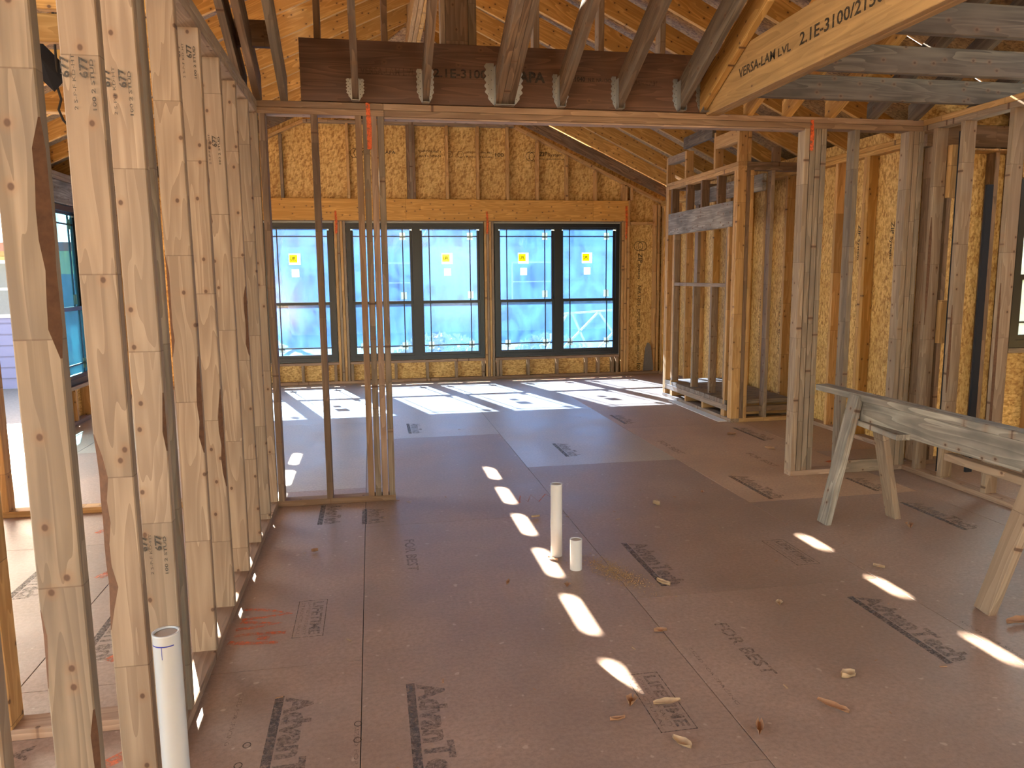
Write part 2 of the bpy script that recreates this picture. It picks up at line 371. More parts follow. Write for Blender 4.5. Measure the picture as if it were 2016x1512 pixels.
# row r spans X0+(r)*PW .. X0+(r+1)*PW ; row -1 is the strip beside the left wall
for r in range(-3, 6):
    xa, xb = X0+r*PW, X0+(r+1)*PW
    if r == 5: xb = 6.25
    if r == -3: xa, xb = -2.98, X0-2*PW
    if r == -2: xa = X0-2*PW
    k0 = seam0[r]; ys = [k0+i*2.438 for i in range(-4, 5)]
    ys = [-3.6]+[y for y in ys if -3.4 < y < 10.6]+[10.69]
    for a, b_ in zip(ys, ys[1:]):
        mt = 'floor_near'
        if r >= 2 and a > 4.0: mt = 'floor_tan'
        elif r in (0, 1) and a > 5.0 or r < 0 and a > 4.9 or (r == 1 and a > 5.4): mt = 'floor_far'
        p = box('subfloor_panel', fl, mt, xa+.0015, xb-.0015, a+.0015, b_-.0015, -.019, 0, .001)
def fprint(s, x, y, size, width, mat='print', bold=.02):
    """lettering that reads towards -y with its tops towards +x"""
    return text('printed_lettering', fl, mat, s, (x, y, 0), (0, -1, 0), (1, 0, 0), size, width, bold)
def advan(x, y, L=.66):
    boxes('printed_bar', fl, 'print', [(x, x+.030, y-L*.98, y, .0004, .0009)])
    fprint('AdvanTech', x+.042, y-.01, .125, L*.95, 'print', .045)
for x, y, L in [(-.375, 2.58, .66), (.075, 2.575, .66), (-.36, 4.86, .4), (1.29, 3.80, .60), (2.49, 4.98, .60), (2.06, 2.93, .62), (3.33, 6.6, .6),
                (3.27, 4.75, .35), (3.25, 4.15, .55), (-1.70, 4.15, .5), (-1.16, 3.46, .5), (1.5, 6.3, .5), (.3, 7.5, .5), (2.4, 7.5, .5), (-.1, 4.72, .3)]:
    advan(x, y, L)
def lifetime(x, y, L=.36, w=.125):
    t = .003
    boxes('printed_border', fl, 'print', [(x, x+w, y-t, y, .0004, .0009), (x, x+w, y-L, y-L+t, .0004, .0009), (x, x+t, y-L, y, .0004, .0009), (x+w-t, x+w, y-L, y, .0004, .0009)])
    fprint('LIFETIME', x+.065, y-.02, .062, L-.04, 'print', .03)
    fprint('LIMITED WARRANTY', x+.04, y-.02, .02, L-.04, 'print', .0)
    fprint('STRUCTURAL', x+.014, y-.02, .02, L-.04, 'print', .0)
lifetime(-.365, 3.38); lifetime(.86, 2.48); lifetime(2.05, 3.68)
fprint('FOR BEST', .135, 4.10, .075, .46, 'print', .02)
fprint('FOR BEST', 1.36, 2.80, .075, .42, 'print', .02)
fprint('FOR BEST', 2.42, 6.2, .08, .5, 'print', .02)
fprint('FOR BEST', 2.95, 5.6, .07, .45, 'print', .02)
fprint('SIZED FOR SPACING', -.50, 2.62, .02, .30, 'print', 0)
fprint('SIZED FOR SPACING', -.10, 2.35, .02, .40, 'print', 0)
fprint('SIZED FOR SPACING', 1.17, 2.62, .02, .40, 'print', 0)
fprint('SIZED FOR SPACING', 2.37, 2.62, .02, .40, 'print', 0)
text('printed_lettering', fl, 'print', 'Your', (-1.18, 2.44, 0), (0, -1, 0), (1, 0, 0), .14, .24, .03)
for cx_, cy_ in [(-.43, 2.31), (-.44, 2.21), (-.09, 2.36), (-.09, 2.27)]:
    v = []; 
    for k in range(16):
        a = 2*math.pi*k/16
        v += [(cx_+.010*math.cos(a), cy_+.012*math.sin(a), .0008), (cx_+.013*math.cos(a), cy_+.016*math.sin(a), .0008)]
    world_mesh('printed_ring', fl, 'ink', v, [(2*k, 2*k+1, (2*k+3) % 32, (2*k+2) % 32) for k in range(16)])
# orange sprayed marks on the floor
SP = [[(-.594, 3.34), (-.48, 3.31), (-.393, 3.261), (-.50, 3.245), (-.59, 3.233)], [(-.59, 3.21), (-.5, 3.19), (-.429, 3.178), (-.51, 3.155), (-.60, 3.142)],
      [(-.597, 3.087), (-.50, 3.09), (-.393, 3.08)], [(-.61, 3.028), (-.50, 3.005), (-.414, 2.997)]]
for q in SP: strip('sprayed_mark', fl, 'orange_faint', [(x, y, 0) for x, y in q], .034, (0, 0, 1))
strip('sprayed_mark', fl, 'orange_faint', [(-.50, 3.05, 0), (-.455, 3.04, 0)], .04, (0, 0, 1), .0013)
strip('sprayed_mark', fl, 'orange_faint', [(x, y, 0) for x, y in [(.89, 4.65), (.93, 4.81), (.95, 4.66), (1.0, 4.81), (1.02, 4.65), (1.10, 4.81), (1.14, 4.66)]], .02, (0, 0, 1))
for q in ([(-1.6, 4.58), (-1.54, 4.71)], [(-1.36, 3.86), (-1.28, 4.05)], [(-1.04, 2.97), (-.97, 3.05)], [(-.85, 2.28), (-.76, 2.36)], [(3.42, 5.20), (3.52, 5.24)]):
    strip('sprayed_mark', fl, 'orange' if q[0][0] > 3 else 'orange_faint', [(x, y, 0) for x, y in q], .06, (0, 0, 1))

# ================================================================== LEFT STUD WALL (x = -.716 .. -.627)
XL = -.6274
wl_ = empty('wall_left', (XL-.045, 3, 0), 'open stud partition beside the white pipe with pale wide studs in a row', 'wall', kind='structure')
def wobble_stud(name, parent, mat, x0, x1, y0, y1, z0, z1, seed, wane=0.0, bow=.006, spec=()):
    """close stud, with slight bow and an uneven barked edge"""
    rr = random.Random(seed); N = 16 if not spec else 40; v = []; f = []
    dy, dx = (rr.random()-.5)*2*bow, (rr.random()-.5)*2*bow
    cuts = [0]*(N+1)
    rcut = [0]*(N+1)
    for sd, za, zb, dp in spec:
        for i in range(N+1):
            z = z0+(z1-z0)*i/N
            if za < z < zb: (cuts if sd == 'L' else rcut)[i] = dp*(.45+.55*rr.random())
    if wane and not spec:
        a = rr.randint(2, 8); ln = rr.randint(3, 6)
        for i in range(a, min(N, a+ln)): cuts[i] = wane*(.5+.5*rr.random())
    for i in range(N+1):
        z = z0+(z1-z0)*i/N; s = math.sin(math.pi*i/N); ox, oy = dx*s, dy*s
        c = .003+cuts[i]; e = .003; q = rcut[i]
        sec = [(x0+c, y0), (x1-e-q, y0), (x1, y0+e+q*.8), (x1, y1-e), (x1-e, y1), (x0+e, y1), (x0, y1-e), (x0, y0+e+cuts[i]*.7)]
        v += [(x+ox, y+oy, z) for x, y in sec]
    for i in range(N):
        f += [(i*8+k, i*8+(k+1) % 8, (i+1)*8+(k+1) % 8, (i+1)*8+k) for k in range(8)]
    f += [tuple(range(7, -1, -1)), tuple(range(N*8, N*8+8))]
    o = world_mesh(name, parent, mat, v, f, frame_of(Vector((0, 0, 1)), Vector((1, 0, 0)) if (x1-x0) > (y1-y0) else Vector((0, 1, 0))))
    if wane or spec:
        o.data.materials.append(M['bark'])
        for i in range(N):
            if rcut[i] > 0 or rcut[i+1] > 0: o.data.polygons[i*8+1].material_index = 1
            if cuts[i] > 0 or cuts[i+1] > 0: o.data.polygons[i*8+7].material_index = 1
    return o
yc = [1.29, 1.69, 2.09, 2.40, 2.49, 2.90, 3.30, 3.71, 4.12, 4.52, 4.87]
for i, y in enumerate(yc):
    wobble_stud('stud', wl_, ('stud', 'stud_grey', 'stud', 'stud', 'stud_grey', 'stud', 'stud', 'stud', 'stud', 'stud', 'stud')[i], XL-.089, XL, y, y+.038, .038, H0, i+20, (.018, .016, .02, .0, .012, .016, .0, .012, .0, .014, .0)[i], .006,
                {1: (('R', 1.30, 1.74, .022), ('R', .25, .50, .012), ('L', .62, .70, .008)), 2: (('L', .55, 1.03, .026),), 3: (('R', .95, 1.1, .008),), 4: (('L', .70, 1.12, .03),), 5: (('R', .85, 1.12, .014), ('L', 1.2, 1.5, .01)), 6: (('R', .62, .98, .016),), 7: (('L', 1.65, 2.1, .016),), 8: (('R', 1.1, 1.35, .016), ('L', .3, .6, .012))}.get(i, ()))
    if y > 3:
        pass
# doubled far studs with narrow dark gaps
for y in (4.16, 3.35): wobble_stud('stud', wl_, 'stud', XL-.089, XL-.012, y+.002, y+.036, .038, H0, int(y*10), .012)
box('stud_block', wl_, 'stud', XL-.089, XL-.005, 3.29, 3.33, .04, .14) if False else None
box('bottom_plate', wl_, 'plate', XL-.089, XL, -1.0, 4.99, 0, .038)
box('top_plate', wl_, 'stud', XL-.089, XL, -1.0, 4.95, H0, H0+.0375)
box('top_plate', wl_, 'stud', XL-.089, XL, -1.0, 4.95, H0+.0385, H1)
# grade stamps on the nearest studs
def stamp(y, z, x0, wd=.078, lines=True):
    text('grade_stamp', wl_, 'ink', '677', (x0+.016, y, z), (0, 0, 1), (-1, 0, 0), .026, .05, .03)
    text('grade_stamp', wl_, 'ink', '2 S-P-F KD-HT', (x0+.030, y, z-.075), (0, 0, 1), (-1, 0, 0), .011, .13, 0)
    text('grade_stamp', wl_, 'ink', '677', (x0+.058, y, z), (0, 0, 1), (-1, 0, 0), .026, .05, .03)
    text('grade_stamp', wl_, 'ink', '100 2 STUD', (x0+.072, y, z-.075), (0, 0, 1), (-1, 0, 0), .012, .12, .02)
for y, z in ((1.69, 2.01), (2.09, 1.93), (2.40, 1.98), (2.40, .62), (3.30, 2.30), (3.71, 2.03), (4.12, 2.00)):
    stamp(y-.001, z, XL-.089)
# lateral partitions in the room behind the left wall
wq = empty('wall_side', (-1.8, 2.5, 0), 'short cross partition near the camera behind the pale studs', 'wall', kind='structure')
box('bottom_plate', wq, 'plate', -2.9, XL-.092, 2.475, 2.564, 0, .038)
box('top_plate', wq, 'plate', -2.9, XL-.092, 2.475, 2.564, H0, H1)
for x in (-1.20, -1.61, -2.02, -2.43): box('stud', wq, 'stud_warm', x, x+.038, 2.475, 2.564, .038, H0)

# ================================================================== MIDDLE WALL (y = 4.87 .. 4.96)
YB = 4.88; YB1 = YB+.089
wm = empty('wall_middle', (1.1, YB+.045, 0), 'open stud wall with the wide doorway to the bright back room', 'wall', kind='structure')
def vs(x, mat='stud', z0=.038, z1=H0, parent=wm, y0=YB, y1=YB1, w=.038, e=.003): return box('stud', parent, mat, x, x+w, y0, y1, z0, z1, e)
vs(-.622, 'stud_brown'); vs(-.322, 'stud_brown')
for x, mt in ((-.060, 'pink_plate'), (-.015, 'stud_grey'), (.030, 'plate'), (.074, 'stud_grey')):
    vs(x, mt)
for x, mt in ((2.925, 'stud'), (2.967, 'stud_grey'), (3.009, 'stud_grey'), (3.051, 'stud_grey')): vs(x, mt)
vs(3.30, 'stud_grey')
for x, mt in ((3.715, 'stud'), (3.758, 'stud'), (3.80, 'stud_grey')): vs(x, mt)
box('bottom_plate', wm, 'pink_plate', XL, .114, YB, YB1, 0, .038)
box('bottom_plate', wm, 'plate', 2.925, 3.28, YB, YB1, 0, .038)
box('plate_on_edge', wm, 'stud_grey', 3.30, 3.74, YB+.004, YB+.042, 0, .089)
box('bottom_plate', wm, 'plate', 3.74, 3.93, YB, YB1, 0, .038)
box('top_plate', wm, 'pink_plate', XL, .114, YB, YB1, H0, H0+.037); box('top_plate', wm, 'pink_plate', .116, 3.93, YB, YB1, H0, H0+.037)
box('top_plate', wm, 'pink_plate', XL-.089, .11, YB, YB1, H0+.038, H1); box('top_plate', wm, 'pink_plate', .112, 3.93, YB, YB1, H0+.038, H1)
box('trimmer', wm, 'plate', .116, 2.92, YB+.004, YB1-.004, H0-.012, H0-.001)
# left continuation of the middle wall
wk = empty('wall_cross', (-1.8, 5, 0), 'orange cross partition in the room behind the pale studs', 'wall', kind='structure')
box('bottom_plate', wk, 'stud_warm', -2.85, XL-.09, 5.0, 5.089, 0, .038)
for x in (-2.27, -2.70): box('stud', wk, 'stud_warm', x, x+.038, 5.0, 5.089, .038, H0)
box('top_plate', wk, 'rafter', -2.85, XL-.09, 5.0, 5.089, H0, H1)
# orange paint drips on the posts
for x, z0, z1 in ((.022, 2.22, 2.50), (2.975, 2.27, 2.47)):
    strip('sprayed_mark', wm, 'orange', [(x-.004, YB, z1), (x+.002, YB, (z0+z1)/2), (x, YB, z0)], .034, (0, -1, 0), .002)
# studs standing on the dark beam
for x in (-.285, .115, 1.06, 1.485, 1.90): vs(x, 'stud_brown' if x < 1 else 'stud', 2.853, zf(x)-.01 if x < XRG else zf(x+.04)-.01, wm, YB+.05, YB+.139)
for x, w, mt in ((.475, .03, 'stud'), (.506, .14, 'stud_brown'), (.648, .05, 'stud_grey')): vs(x, mt, 2.853, 4.0, wm, YB+.045, YB+.139, w)

# the dark laminated beam with its joist hangers
bb = empty('beam', (1, YB, 2.49), 'dark brown laminated beam above the doorway holding sloping rafters in steel hangers', 'beam', kind='structure')
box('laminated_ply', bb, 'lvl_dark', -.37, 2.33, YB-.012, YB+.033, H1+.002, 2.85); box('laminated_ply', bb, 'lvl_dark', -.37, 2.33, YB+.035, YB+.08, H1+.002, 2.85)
YF_ = YB-.012
text('printed_lettering', bb, 'inkfaint', 'VERSA-LAM LVL', (-.02, YF_, 2.655), (1, 0, 0), (0, 0, 1), .06, .33, .02)
text('printed_lettering', bb, 'ink', '2.1E-3100', (.42, YF_, 2.655), (1, 0, 0), (0, 0, 1), .07, .33, .02)
text('printed_lettering', bb, 'ink', 'APA', (.95, YF_, 2.645), (1, 0, 0), (0, 0, 1), .085, .17, .04)
text('printed_lettering', bb, 'ink', 'ESR-1040', (1.24, YF_, 2.66), (1, 0, 0), (0, 0, 1), .04, .14, .02)
text('printed_lettering', bb, 'ink', 'N.B. NR-1262', (1.40, YF_, 2.66), (1, 0, 0), (0, 0, 1), .032, .15, .01)
text('printed_lettering', bb, 'inkfaint', 'VERSA-LAM', (1.66, YF_, 2.65), (1, 0, 0), (0, 0, 1), .045, .20, .02)
def hanger(x0, x1, hgt=.20, fw=.030):
    z0 = H1+.006; y = YF_
    n_ = 9
    for s, xe in ((-1, x0), (1, x1)):
        poly = [(xe, z0), (xe, z0+hgt)]
        for i in range(n_*3, -1, -1):
            t = i/(n_*3); zz = z0+.02+(hgt-.02)*t
            w_ = fw*(1 if t > .28 else (.45+.55*t/.28))*(1-.12*math.cos(2*math.pi*n_/1.5*t))
            poly.append((xe+s*w_, zz))
        prism('hanger_flange', bb, 'metal', poly, 'y', y-.0025, y-.0005)
        boxes('nail_holes', bb, 'hole', [(xe+s*fw*(.3+.35*(i % 2))-.002, xe+s*fw*(.3+.35*(i % 2))+.002, y-.0032, y-.0027, z0+.04+i*hgt/9-.002, z0+.04+i*hgt/9+.002) for i in range(7)])
        boxes('hanger_side', bb, 'metal', [(xe-.0012, xe+.0012, y-.06, y, z0, z0+hgt*.9)])
    boxes('hanger_seat', bb, 'metal', [(x0, x1, y-.055, y, z0-.004, z0-.001)])

# ================================================================== NEAR ROOF
cn = empty('ceiling', (0, 3, 2.5), 'dark weathered rafters sloping up from the brown beam over the near room', 'roof framing', kind='structure')
YN = 0.6; HV = .185
def near_rafter(x0, x1, mat='rafter_old', ytop=YN, parent=cn, hv=HV, ybot=YF_-.002):
    poly = [(ybot, zn(ybot)+.006), (ybot, zn(ybot)+.006+hv), (ytop, zn(ytop)+.006+hv), (ytop, zn(ytop)+.006)]
    return prism('rafter', parent, mat, poly, 'x', x0, x1, (0, -1, .48), (0, .48, 1))
for x, mt in ((-.07, 'rafter_old'), (.35, 'rafter_old'), (.797, 'rafter_old'), (.837, 'rafter_old'), (.877, 'rafter_old'), (1.20, 'rafter_old'), (1.585, 'rafter_old'), (2.0, 'joist')):
    near_rafter(x, x+.038, mt)
hanger(-.072, -.030, .13); hanger(.348, .390); hanger(.795, .917, .25, .055); hanger(1.198, 1.24); hanger(1.583, 1.625); hanger(1.998, 2.040); hanger(2.158, 2.29, .22)
near_rafter(2.155, 2.193, 'rafter', 4.02)
for x, mt in ((-.49, 'stud_grey'), (-.64, 'stud_brown'), (-.72, 'rafter_old'), (-1.1, 'rafter_old'), (-1.5, 'rafter_old'), (-1.9, 'rafter_old'), (-2.3, 'rafter_old'), (-2.7, 'rafter_old')): near_rafter(x, x+.038, mt, YN, cn, HV, YB+.06)
for x in (2.50, 2.78, 3.10, 3.42, 3.74, 4.2, 4.6, 5.0, 5.4, 5.8): near_rafter(x, x+.038, 'rafter' if x < 3.3 else 'joist', YN, cn, .14, YB+.06)
box('blocking', cn, 'stud_brown', -.70, -.47, 4.62, 4.66, 2.72, 2.86)
# golden laminated beam parallel to the near rafters' run
bg_ = empty('beam', (2.24, 2, 2.47), 'golden laminated beam with black lettering running overhead towards the doorway', 'beam', kind='structure')
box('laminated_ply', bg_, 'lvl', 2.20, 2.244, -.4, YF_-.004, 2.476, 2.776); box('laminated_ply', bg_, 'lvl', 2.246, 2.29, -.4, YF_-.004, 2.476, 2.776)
for s, y, wd, sz in (('VERSA-LAM', 4.42, .42, .075), ('LVL', 3.97, .13, .06), ('2.1E-3100/2150', 3.76, .66, .085), ('SYP', 3.06, .15, .075), ('APA', 2.88, .20, .11)):
    text('printed_lettering', bg_, 'ink', s, (2.20, y, 2.60), (0, -1, 0), (0, 0, 1), sz, wd, .02)
# flat joists to the right of it
for y in (4.42, 3.81, 3.18, 2.57, 1.96, 1.35, .74): box('ceiling_joist', cn, 'joist', 2.295, 6.1, y, y+.038, 2.50, 2.64)
for y in (3.44, 3.89, 4.465): box('ceiling_joist', cn, 'rafter', -2.95, -.72, y, y+.038, 2.50, 2.62)
# near roof sheathing
def slab(name, parent, mat, pts, t, n_up=(0, 0, 1)):
    v = [Vector(p) for p in pts]+[Vector(p)+Vector(n_up)*t for p in pts]; k = len(pts)
    return world_mesh(name, parent, mat, v, [tuple(range(k)), tuple(range(2*k-1, k-1, -1))]+[(i, (i+1) % k, k+(i+1) % k, k+i) for i in range(k)])
xs_ = [-3.9, -3.41, -2.2, -1.0, .56, 1.6, 2.6, 3.6, 4.62, 5.5, 6.4]
def yval(x):
    if x <= -3.4 or x >= 4.62: return 4.96
    return min(4.96, 4.96-(zf(x)+.235-2.675)/.48)
for a, b_ in zip(xs_, xs_[1:]):
    va, vb = yval(a), yval(b_)
    for t0, t1 in ((0, .5), (.5, 1)):
        q = [(a, va+(YN-va)*t0), (b_, vb+(YN-vb)*t0), (b_, vb+(YN-vb)*t1), (a, va+(YN-va)*t1)]
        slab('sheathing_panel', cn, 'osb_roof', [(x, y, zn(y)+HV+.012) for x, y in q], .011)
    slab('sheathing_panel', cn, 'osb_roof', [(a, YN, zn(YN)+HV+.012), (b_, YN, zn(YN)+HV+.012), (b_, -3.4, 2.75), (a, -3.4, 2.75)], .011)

# ================================================================== RIGHT WALL (x = 3.82)
XR = 3.82
wr = empty('wall_right', (XR+.045, 3, 0), 'open stud wall behind the sawhorse with pale narrow edges and dark room beyond', 'wall', kind='structure')
box('bottom_plate', wr, 'plate', XR, XR+.089, -1, YB-.002, 0, .038); box('top_plate', wr, 'stud', XR, XR+.089, -1, YB-.002, H0, H0+.037); box('top_plate', wr, 'stud_warm', XR, XR+.089, -1, YB-.002, H0+.038, H1)
for y, mt in ((4.74, 'stud'), (4.49, 'stud'), (4.10, 'stud'), (3.70, 'stud'), (3.29, 'stud_grey'), (2.88, 'stud'), (2.47, 'stud')):
    wobble_stud('stud', wr, mt, XR, XR+.089, y, y+.038, .038, H0, int(y*100), .012)
for z0, z1 in ((1.95, 2.30), (.95, 1.25)): box('blocking', wr, 'stud_warm', XR+.09, XR+.18, 4.70, 4.74, z0, z1)
box('dark_strip', wr, 'dark', XR+.10, XR+.19, 4.64, 4.66, .04, 2.38); box('dark_strip', wr, 'dark', XR+.10, XR+.15, 4.38, 4.40, .1, 2.0)

# exterior wall behind the right wall, facing the camera
we = empty('wall_outer_right', (5, 4.98, 0), 'dim strand board outside wall beyond the right hand studs', 'wall', kind='structure')
YE = 4.97
for a, b_, z0, z1 in ((3.93, 4.74, 0, 2.49), (4.74, 5.95, 0, .86), (4.74, 5.95, 2.12, 2.49), (5.95, 6.2, 0, 2.49)): box('strand_board', we, 'osb', a, b_, YE+.09, YE+.10, z0, z1, .001)
box('strand_board', we, 'osb', 3.93, 6.2, YE+.09, YE+.10, 2.491, 2.70, .001)
for x in (3.98, 4.12, 4.50, 4.66, 4.70): box('stud', we, 'stud_brown', x, x+.038, YE, YE+.089, .038, H0-.08)
for x in (4.98, 5.38): box('stud', we, 'stud_warm', x, x+.038, YE, YE+.089, .038, .83)
box('sill_board', we, 'stud_grey', 4.74, 5.95, YE, YE+.089, .83, .868); box('header_board', we, 'stud_warm', 4.74, 5.95, YE, YE+.089, 2.13, 2.33)
box('bottom_plate', we, 'stud_brown', 3.93, 6.2, YE, YE+.089, 0, .038); box('top_plate', we, 'stud_brown', 3.93, 6.2, YE, YE+.089, 2.335, H1)
box('strand_board', we, 'osb', 6.2, 6.211, -1, 5.06, 0, 2.6, .001)

wv = empty('wall_added_rear', (3, -3.6, 0), 'added unseen strand board wall behind the camera, limiting the sky light', 'wall', kind='structure')  # out of view, added to hold back sky light from behind
for a, b_ in ((-2.95, -1.8), (-1.797, -.6), (-.597, .6), (.603, 1.8), (4.203, 5.4), (5.403, 6.2)):
    box('strand_board', wv, 'osb', a, b_, -3.62, -3.609, -.3, 2.7, .001); box('stud', wv, 'stud', a, a+.038, -3.605, -3.52, .04, 2.41)
box('strand_board', wv, 'osb', 6.2, 6.211, -3.6, -1.01, -.3, 2.6, .001)

# ================================================================== FAR ROOM RIGHT WALL (x = 4.15)
ws = empty('wall_side_right', (XRW+.045, 7.8, 0), 'right side wall of the back room, strand board behind amber studs', 'wall', kind='structure')
box('bottom_plate', ws, 'plate', XRW, XRW+.089, 5.06, 10.6, 0, .038); box('top_plate', ws, 'rafter', XRW, XRW+.089, 5.06, 10.69, H0, H0+.037); box('top_plate', ws, 'rafter', XRW, XRW+.089, 5.06, 10.69, H0+.038, H1)
for i, (a, b_) in enumerate(((5.07, 6.28), (6.283, 7.5), (7.503, 8.72), (8.723, 9.94), (9.943, 10.7))): box('strand_board', ws, 'osb', XRW+.09, XRW+.101, a, b_, 0, 2.60, .001)
for y in (5.12, 5.53, 5.935, 5.976, 6.38, 6.80, 7.22, 7.64, 8.05, 8.46, 8.88, 9.30, 9.70, 10.1, 10.5, 10.56): box('stud', ws, sm('stud_warm', 'stud_warm', 'rafter'), XRW, XRW+.089, y-.019, y+.019, .038, H0)
box('header_board', ws, 'rafter', XRW+.02, XRW+.08, 7.30, 8.0, .3, 1.9) if False else None
def vtext(s, x, y, z, size, width, mat='ink'):
    return text('printed_lettering', ws, mat, s, (x, y, z), (0, 0, -1), (0, -1, 0), size, width, .02)
for y in (5.72, 6.15, 6.97):
    vtext('ZIP', XRW+.089, y, 1.86, .06, .10); vtext('System', XRW+.089, y, 1.74, .045, .18); vtext('APA 32/16', XRW+.089, y, 1.25, .045, .26, 'inkfaint'); vtext('EXPOSURE 1', XRW+.089, y, .8, .035, .25, 'inkfaint')
for y in (7.42, 7.84): vtext('SIZED FOR SPACING', XRW+.089, y, 1.2, .03, .6)

# ================================================================== NICHE FRAME (x 3.43 .. 4.15, y 6.84 .. 8.63)
wc = empty('wall_niche', (3.43, 7.7, 0), 'boxed out stud frame with a slatted deck in the back right corner', 'wall', kind='structure')
XN, YN0, YN1 = 3.43, 6.84, 8.63
def nb(name, mat, *a): return box(name, wc, mat, *a)
nb('bottom_plate', 'stud', XN, XN+.089, YN0, YN1, 0, .038)
nb('top_plate', 'stud_warm', XN, XN+.089, YN0, YN1, H0, H0+.037); nb('top_plate', 'stud_warm', XN, XN+.089, YN0, YN1, H0+.038, H1)
for y in (6.84, 6.882, 8.545, 8.59): nb('stud', 'stud_warm', XN, XN+.089, y, y+.038, .038, H0)
for y in (6.985, 8.36): nb('stud', 'stud_warm', XN, XN+.089, y, y+.038, .038, 1.898)
nb('header_board', 'old_board', XN, XN+.038, 6.93, 8.54, 1.90, 2.14); nb('header_board', 'stud_warm', XN+.045, XN+.085, 6.93, 8.54, 1.90, 2.14)
for y in (8.44, 8.02, 7.64, 7.26): nb('cripple_stud', 'stud_brown', XN+.002, XN+.089, y, y+.038, 2.142, H0)
nb('rail', 'white_wood' if False else 'stud', XN+.004, XN+.085, 7.025, 8.355, 1.318, 1.356)
nb('stud', 'stud', XN, XN+.07, 7.025, 7.045, .22, 1.897); nb('stud', 'stud', XN, XN+.07, 8.335, 8.355, .22, 1.897)
for y in (7.80, 7.36): nb('stud', 'stud', XN+.01, XN+.085, y, y+.038, .215, 1.317)
nb('rim_board', 'stud', XN-.002, XN+.036, 6.93, 8.54, .10, .158)
for y in (8.33, 7.93, 7.48, 7.02): nb('joist', 'stud_warm', XN, XRW, y, y+.038, .0385, .158)
for i in range(13): nb('deck_slat', 'stud_grey', XN+.0, XRW-.002, 6.96+i*.124, 6.96+i*.124+.117, .16, .20)
nb('subfloor_strip', 'white', XN-.10, XN-.002, 6.9, 8.2, .001, .006)
# the side of the niche that faces the camera
nb('bottom_plate', 'stud_warm', XN+.09, XRW, YN0, YN0+.089, 0, .038); nb('top_plate', 'stud_brown', XN+.09, XRW, YN0, YN0+.089, H0, H0+.037); nb('top_plate', 'stud_brown', XN+.09, XRW, YN0, YN0+.089, H0+.038, H1)
for x, mt in ((3.522, 'stud_brown'), (3.56, 'stud_warm'), (3.775, 'stud'), (4.09, 'stud_warm')): nb('stud', mt, x, x+.036, YN0+.001, YN0+.088, .038, H0)
nb('crosspiece', 'stud_brown', 3.60, XRW-.002, YN0+.03, YN0+.068, .095, .15)
for y in (8.52,): nb('bottom_plate', 'stud', XN+.09, XRW, y+.02, y+.108, 0, .038); nb('stud', 'stud', 3.8, 3.838, y+.02, y+.108, .038, H0)
nb('top_plate', 'stud', XN+.09, XRW, 8.54, 8.628, H0, H1)
# raised cripple level above
for y, z1 in ((8.59, 2.78), (8.06, 2.78), (7.34, 2.84), (6.842, 2.84)): nb('cripple_stud', 'stud_warm', XN, XN+.089, y, y+.038, H1+.002, z1)
nb('cripple_stud', 'stud_warm', XN+.092, XN+.13, 6.842, 6.93, H1+.002, 2.84); nb('cripple_stud', 'stud_brown', 3.78, 3.86, YN0, YN0+.04, H1+.002, 2.63)
nb('crosspiece', 'stud', XN+.002, XN+.085, 8.10, 8.59, 2.70, 2.782); nb('crosspiece', 'stud_warm', XN+.002, XN+.085, 6.88, 7.34, 2.68, 2.80)
nb('crosspiece', 'old_board', XN+.3, XN+.34, 6.93, 8.5, 2.24, 2.40); nb('crosspiece', 'joist', XN-.02, XN+.02, 7.38, 8.1, 2.80, 2.92)

# ================================================================== FAR ROOM BACK WALL (y = 10.6)
YF = 10.6
wb = empty('wall_back', (.6, YF+.045, 0), 'gabled back wall of strand board and studs around the blue windows', 'wall', kind='structure')
def fb(name, mat, x0, x1, z0, z1, y0=YF, y1=YF+.089, e=.003, long=None): return box(name, wb, mat, x0, x1, y0, y1, z0, z1, e, long)
wins = [(-2.31, -.466), (-.305, 1.56), (1.708, 3.535)]
WZ0, WZ1 = .31, 2.17
fb('bottom_plate', 'plate', XLW, .9, 0, .038); fb('bottom_plate', 'plate', .903, XRW-.002, 0, .038)
for a, b_ in ((XLW, -.9), (-.9, 1.5), (1.5, 4.24)): fb('strand_board', 'osb', a, b_, 0, .264, YF+.09, YF+.101, .001)
for a, b_ in ((XLW, -2.315), (-.461, -.31), (1.565, 1.703), (3.54, 4.24)): fb('strand_board', 'osb', a, b_, .264, 2.202, YF+.09, YF+.101, .001)
def gz(x): return min(3.50, 2.50+.463*(4.15-x)+.0 if x > .6 else 2.50+.463*(4.15-.6)-(.6-x)*.463)
def gpoly(a, b_):
    ks = [a]+[k for k in (-.80, 2.0) if a < k < b_]+[b_]
    return [(a, 2.202)]+[(k, min(3.545, gz(k)+.26) if not -.79 < k < 1.99 else 3.545) for k in ks]+[(b_, 2.202)]
for a, b_ in ((XLW, -1.75), (-1.75, -.53), (-.53, .69), (.69, 1.91), (1.91, 3.13), (3.13, 4.24)):
    prism('strand_board', wb, 'osb', gpoly(a, b_), 'y', YF+.09, YF+.101)
fb('header_board', 'header', -2.4, .50, 2.205, 2.49, YF-.002, YF+.042); fb('header_board', 'header', .503, 3.13, 2.205, 2.49, YF-.002, YF+.042); fb('header_board', 'header', 3.133, 3.652, 2.205, 2.49, YF-.002, YF+.042)
fb('header_plate', 'stud', -2.4, 3.652, 2.196, 2.204, YF-.002, YF+.089)
for x in (-2.2, -1.78, -1.38, -1.117, -.70, -.263, .144, .53, .568, .606, 1.055, 1.475, 1.89, 2.31, 2.73, 3.15, 3.56, 3.60):
    fb('cripple_stud', 'stud_grey' if x in (.568, -1.117) else ('stud_brown' if x in (.53, .606) else 'stud_warm'), x, x+.038, 2.492, gz(x+(.04 if x > .6 else 0))-.042)
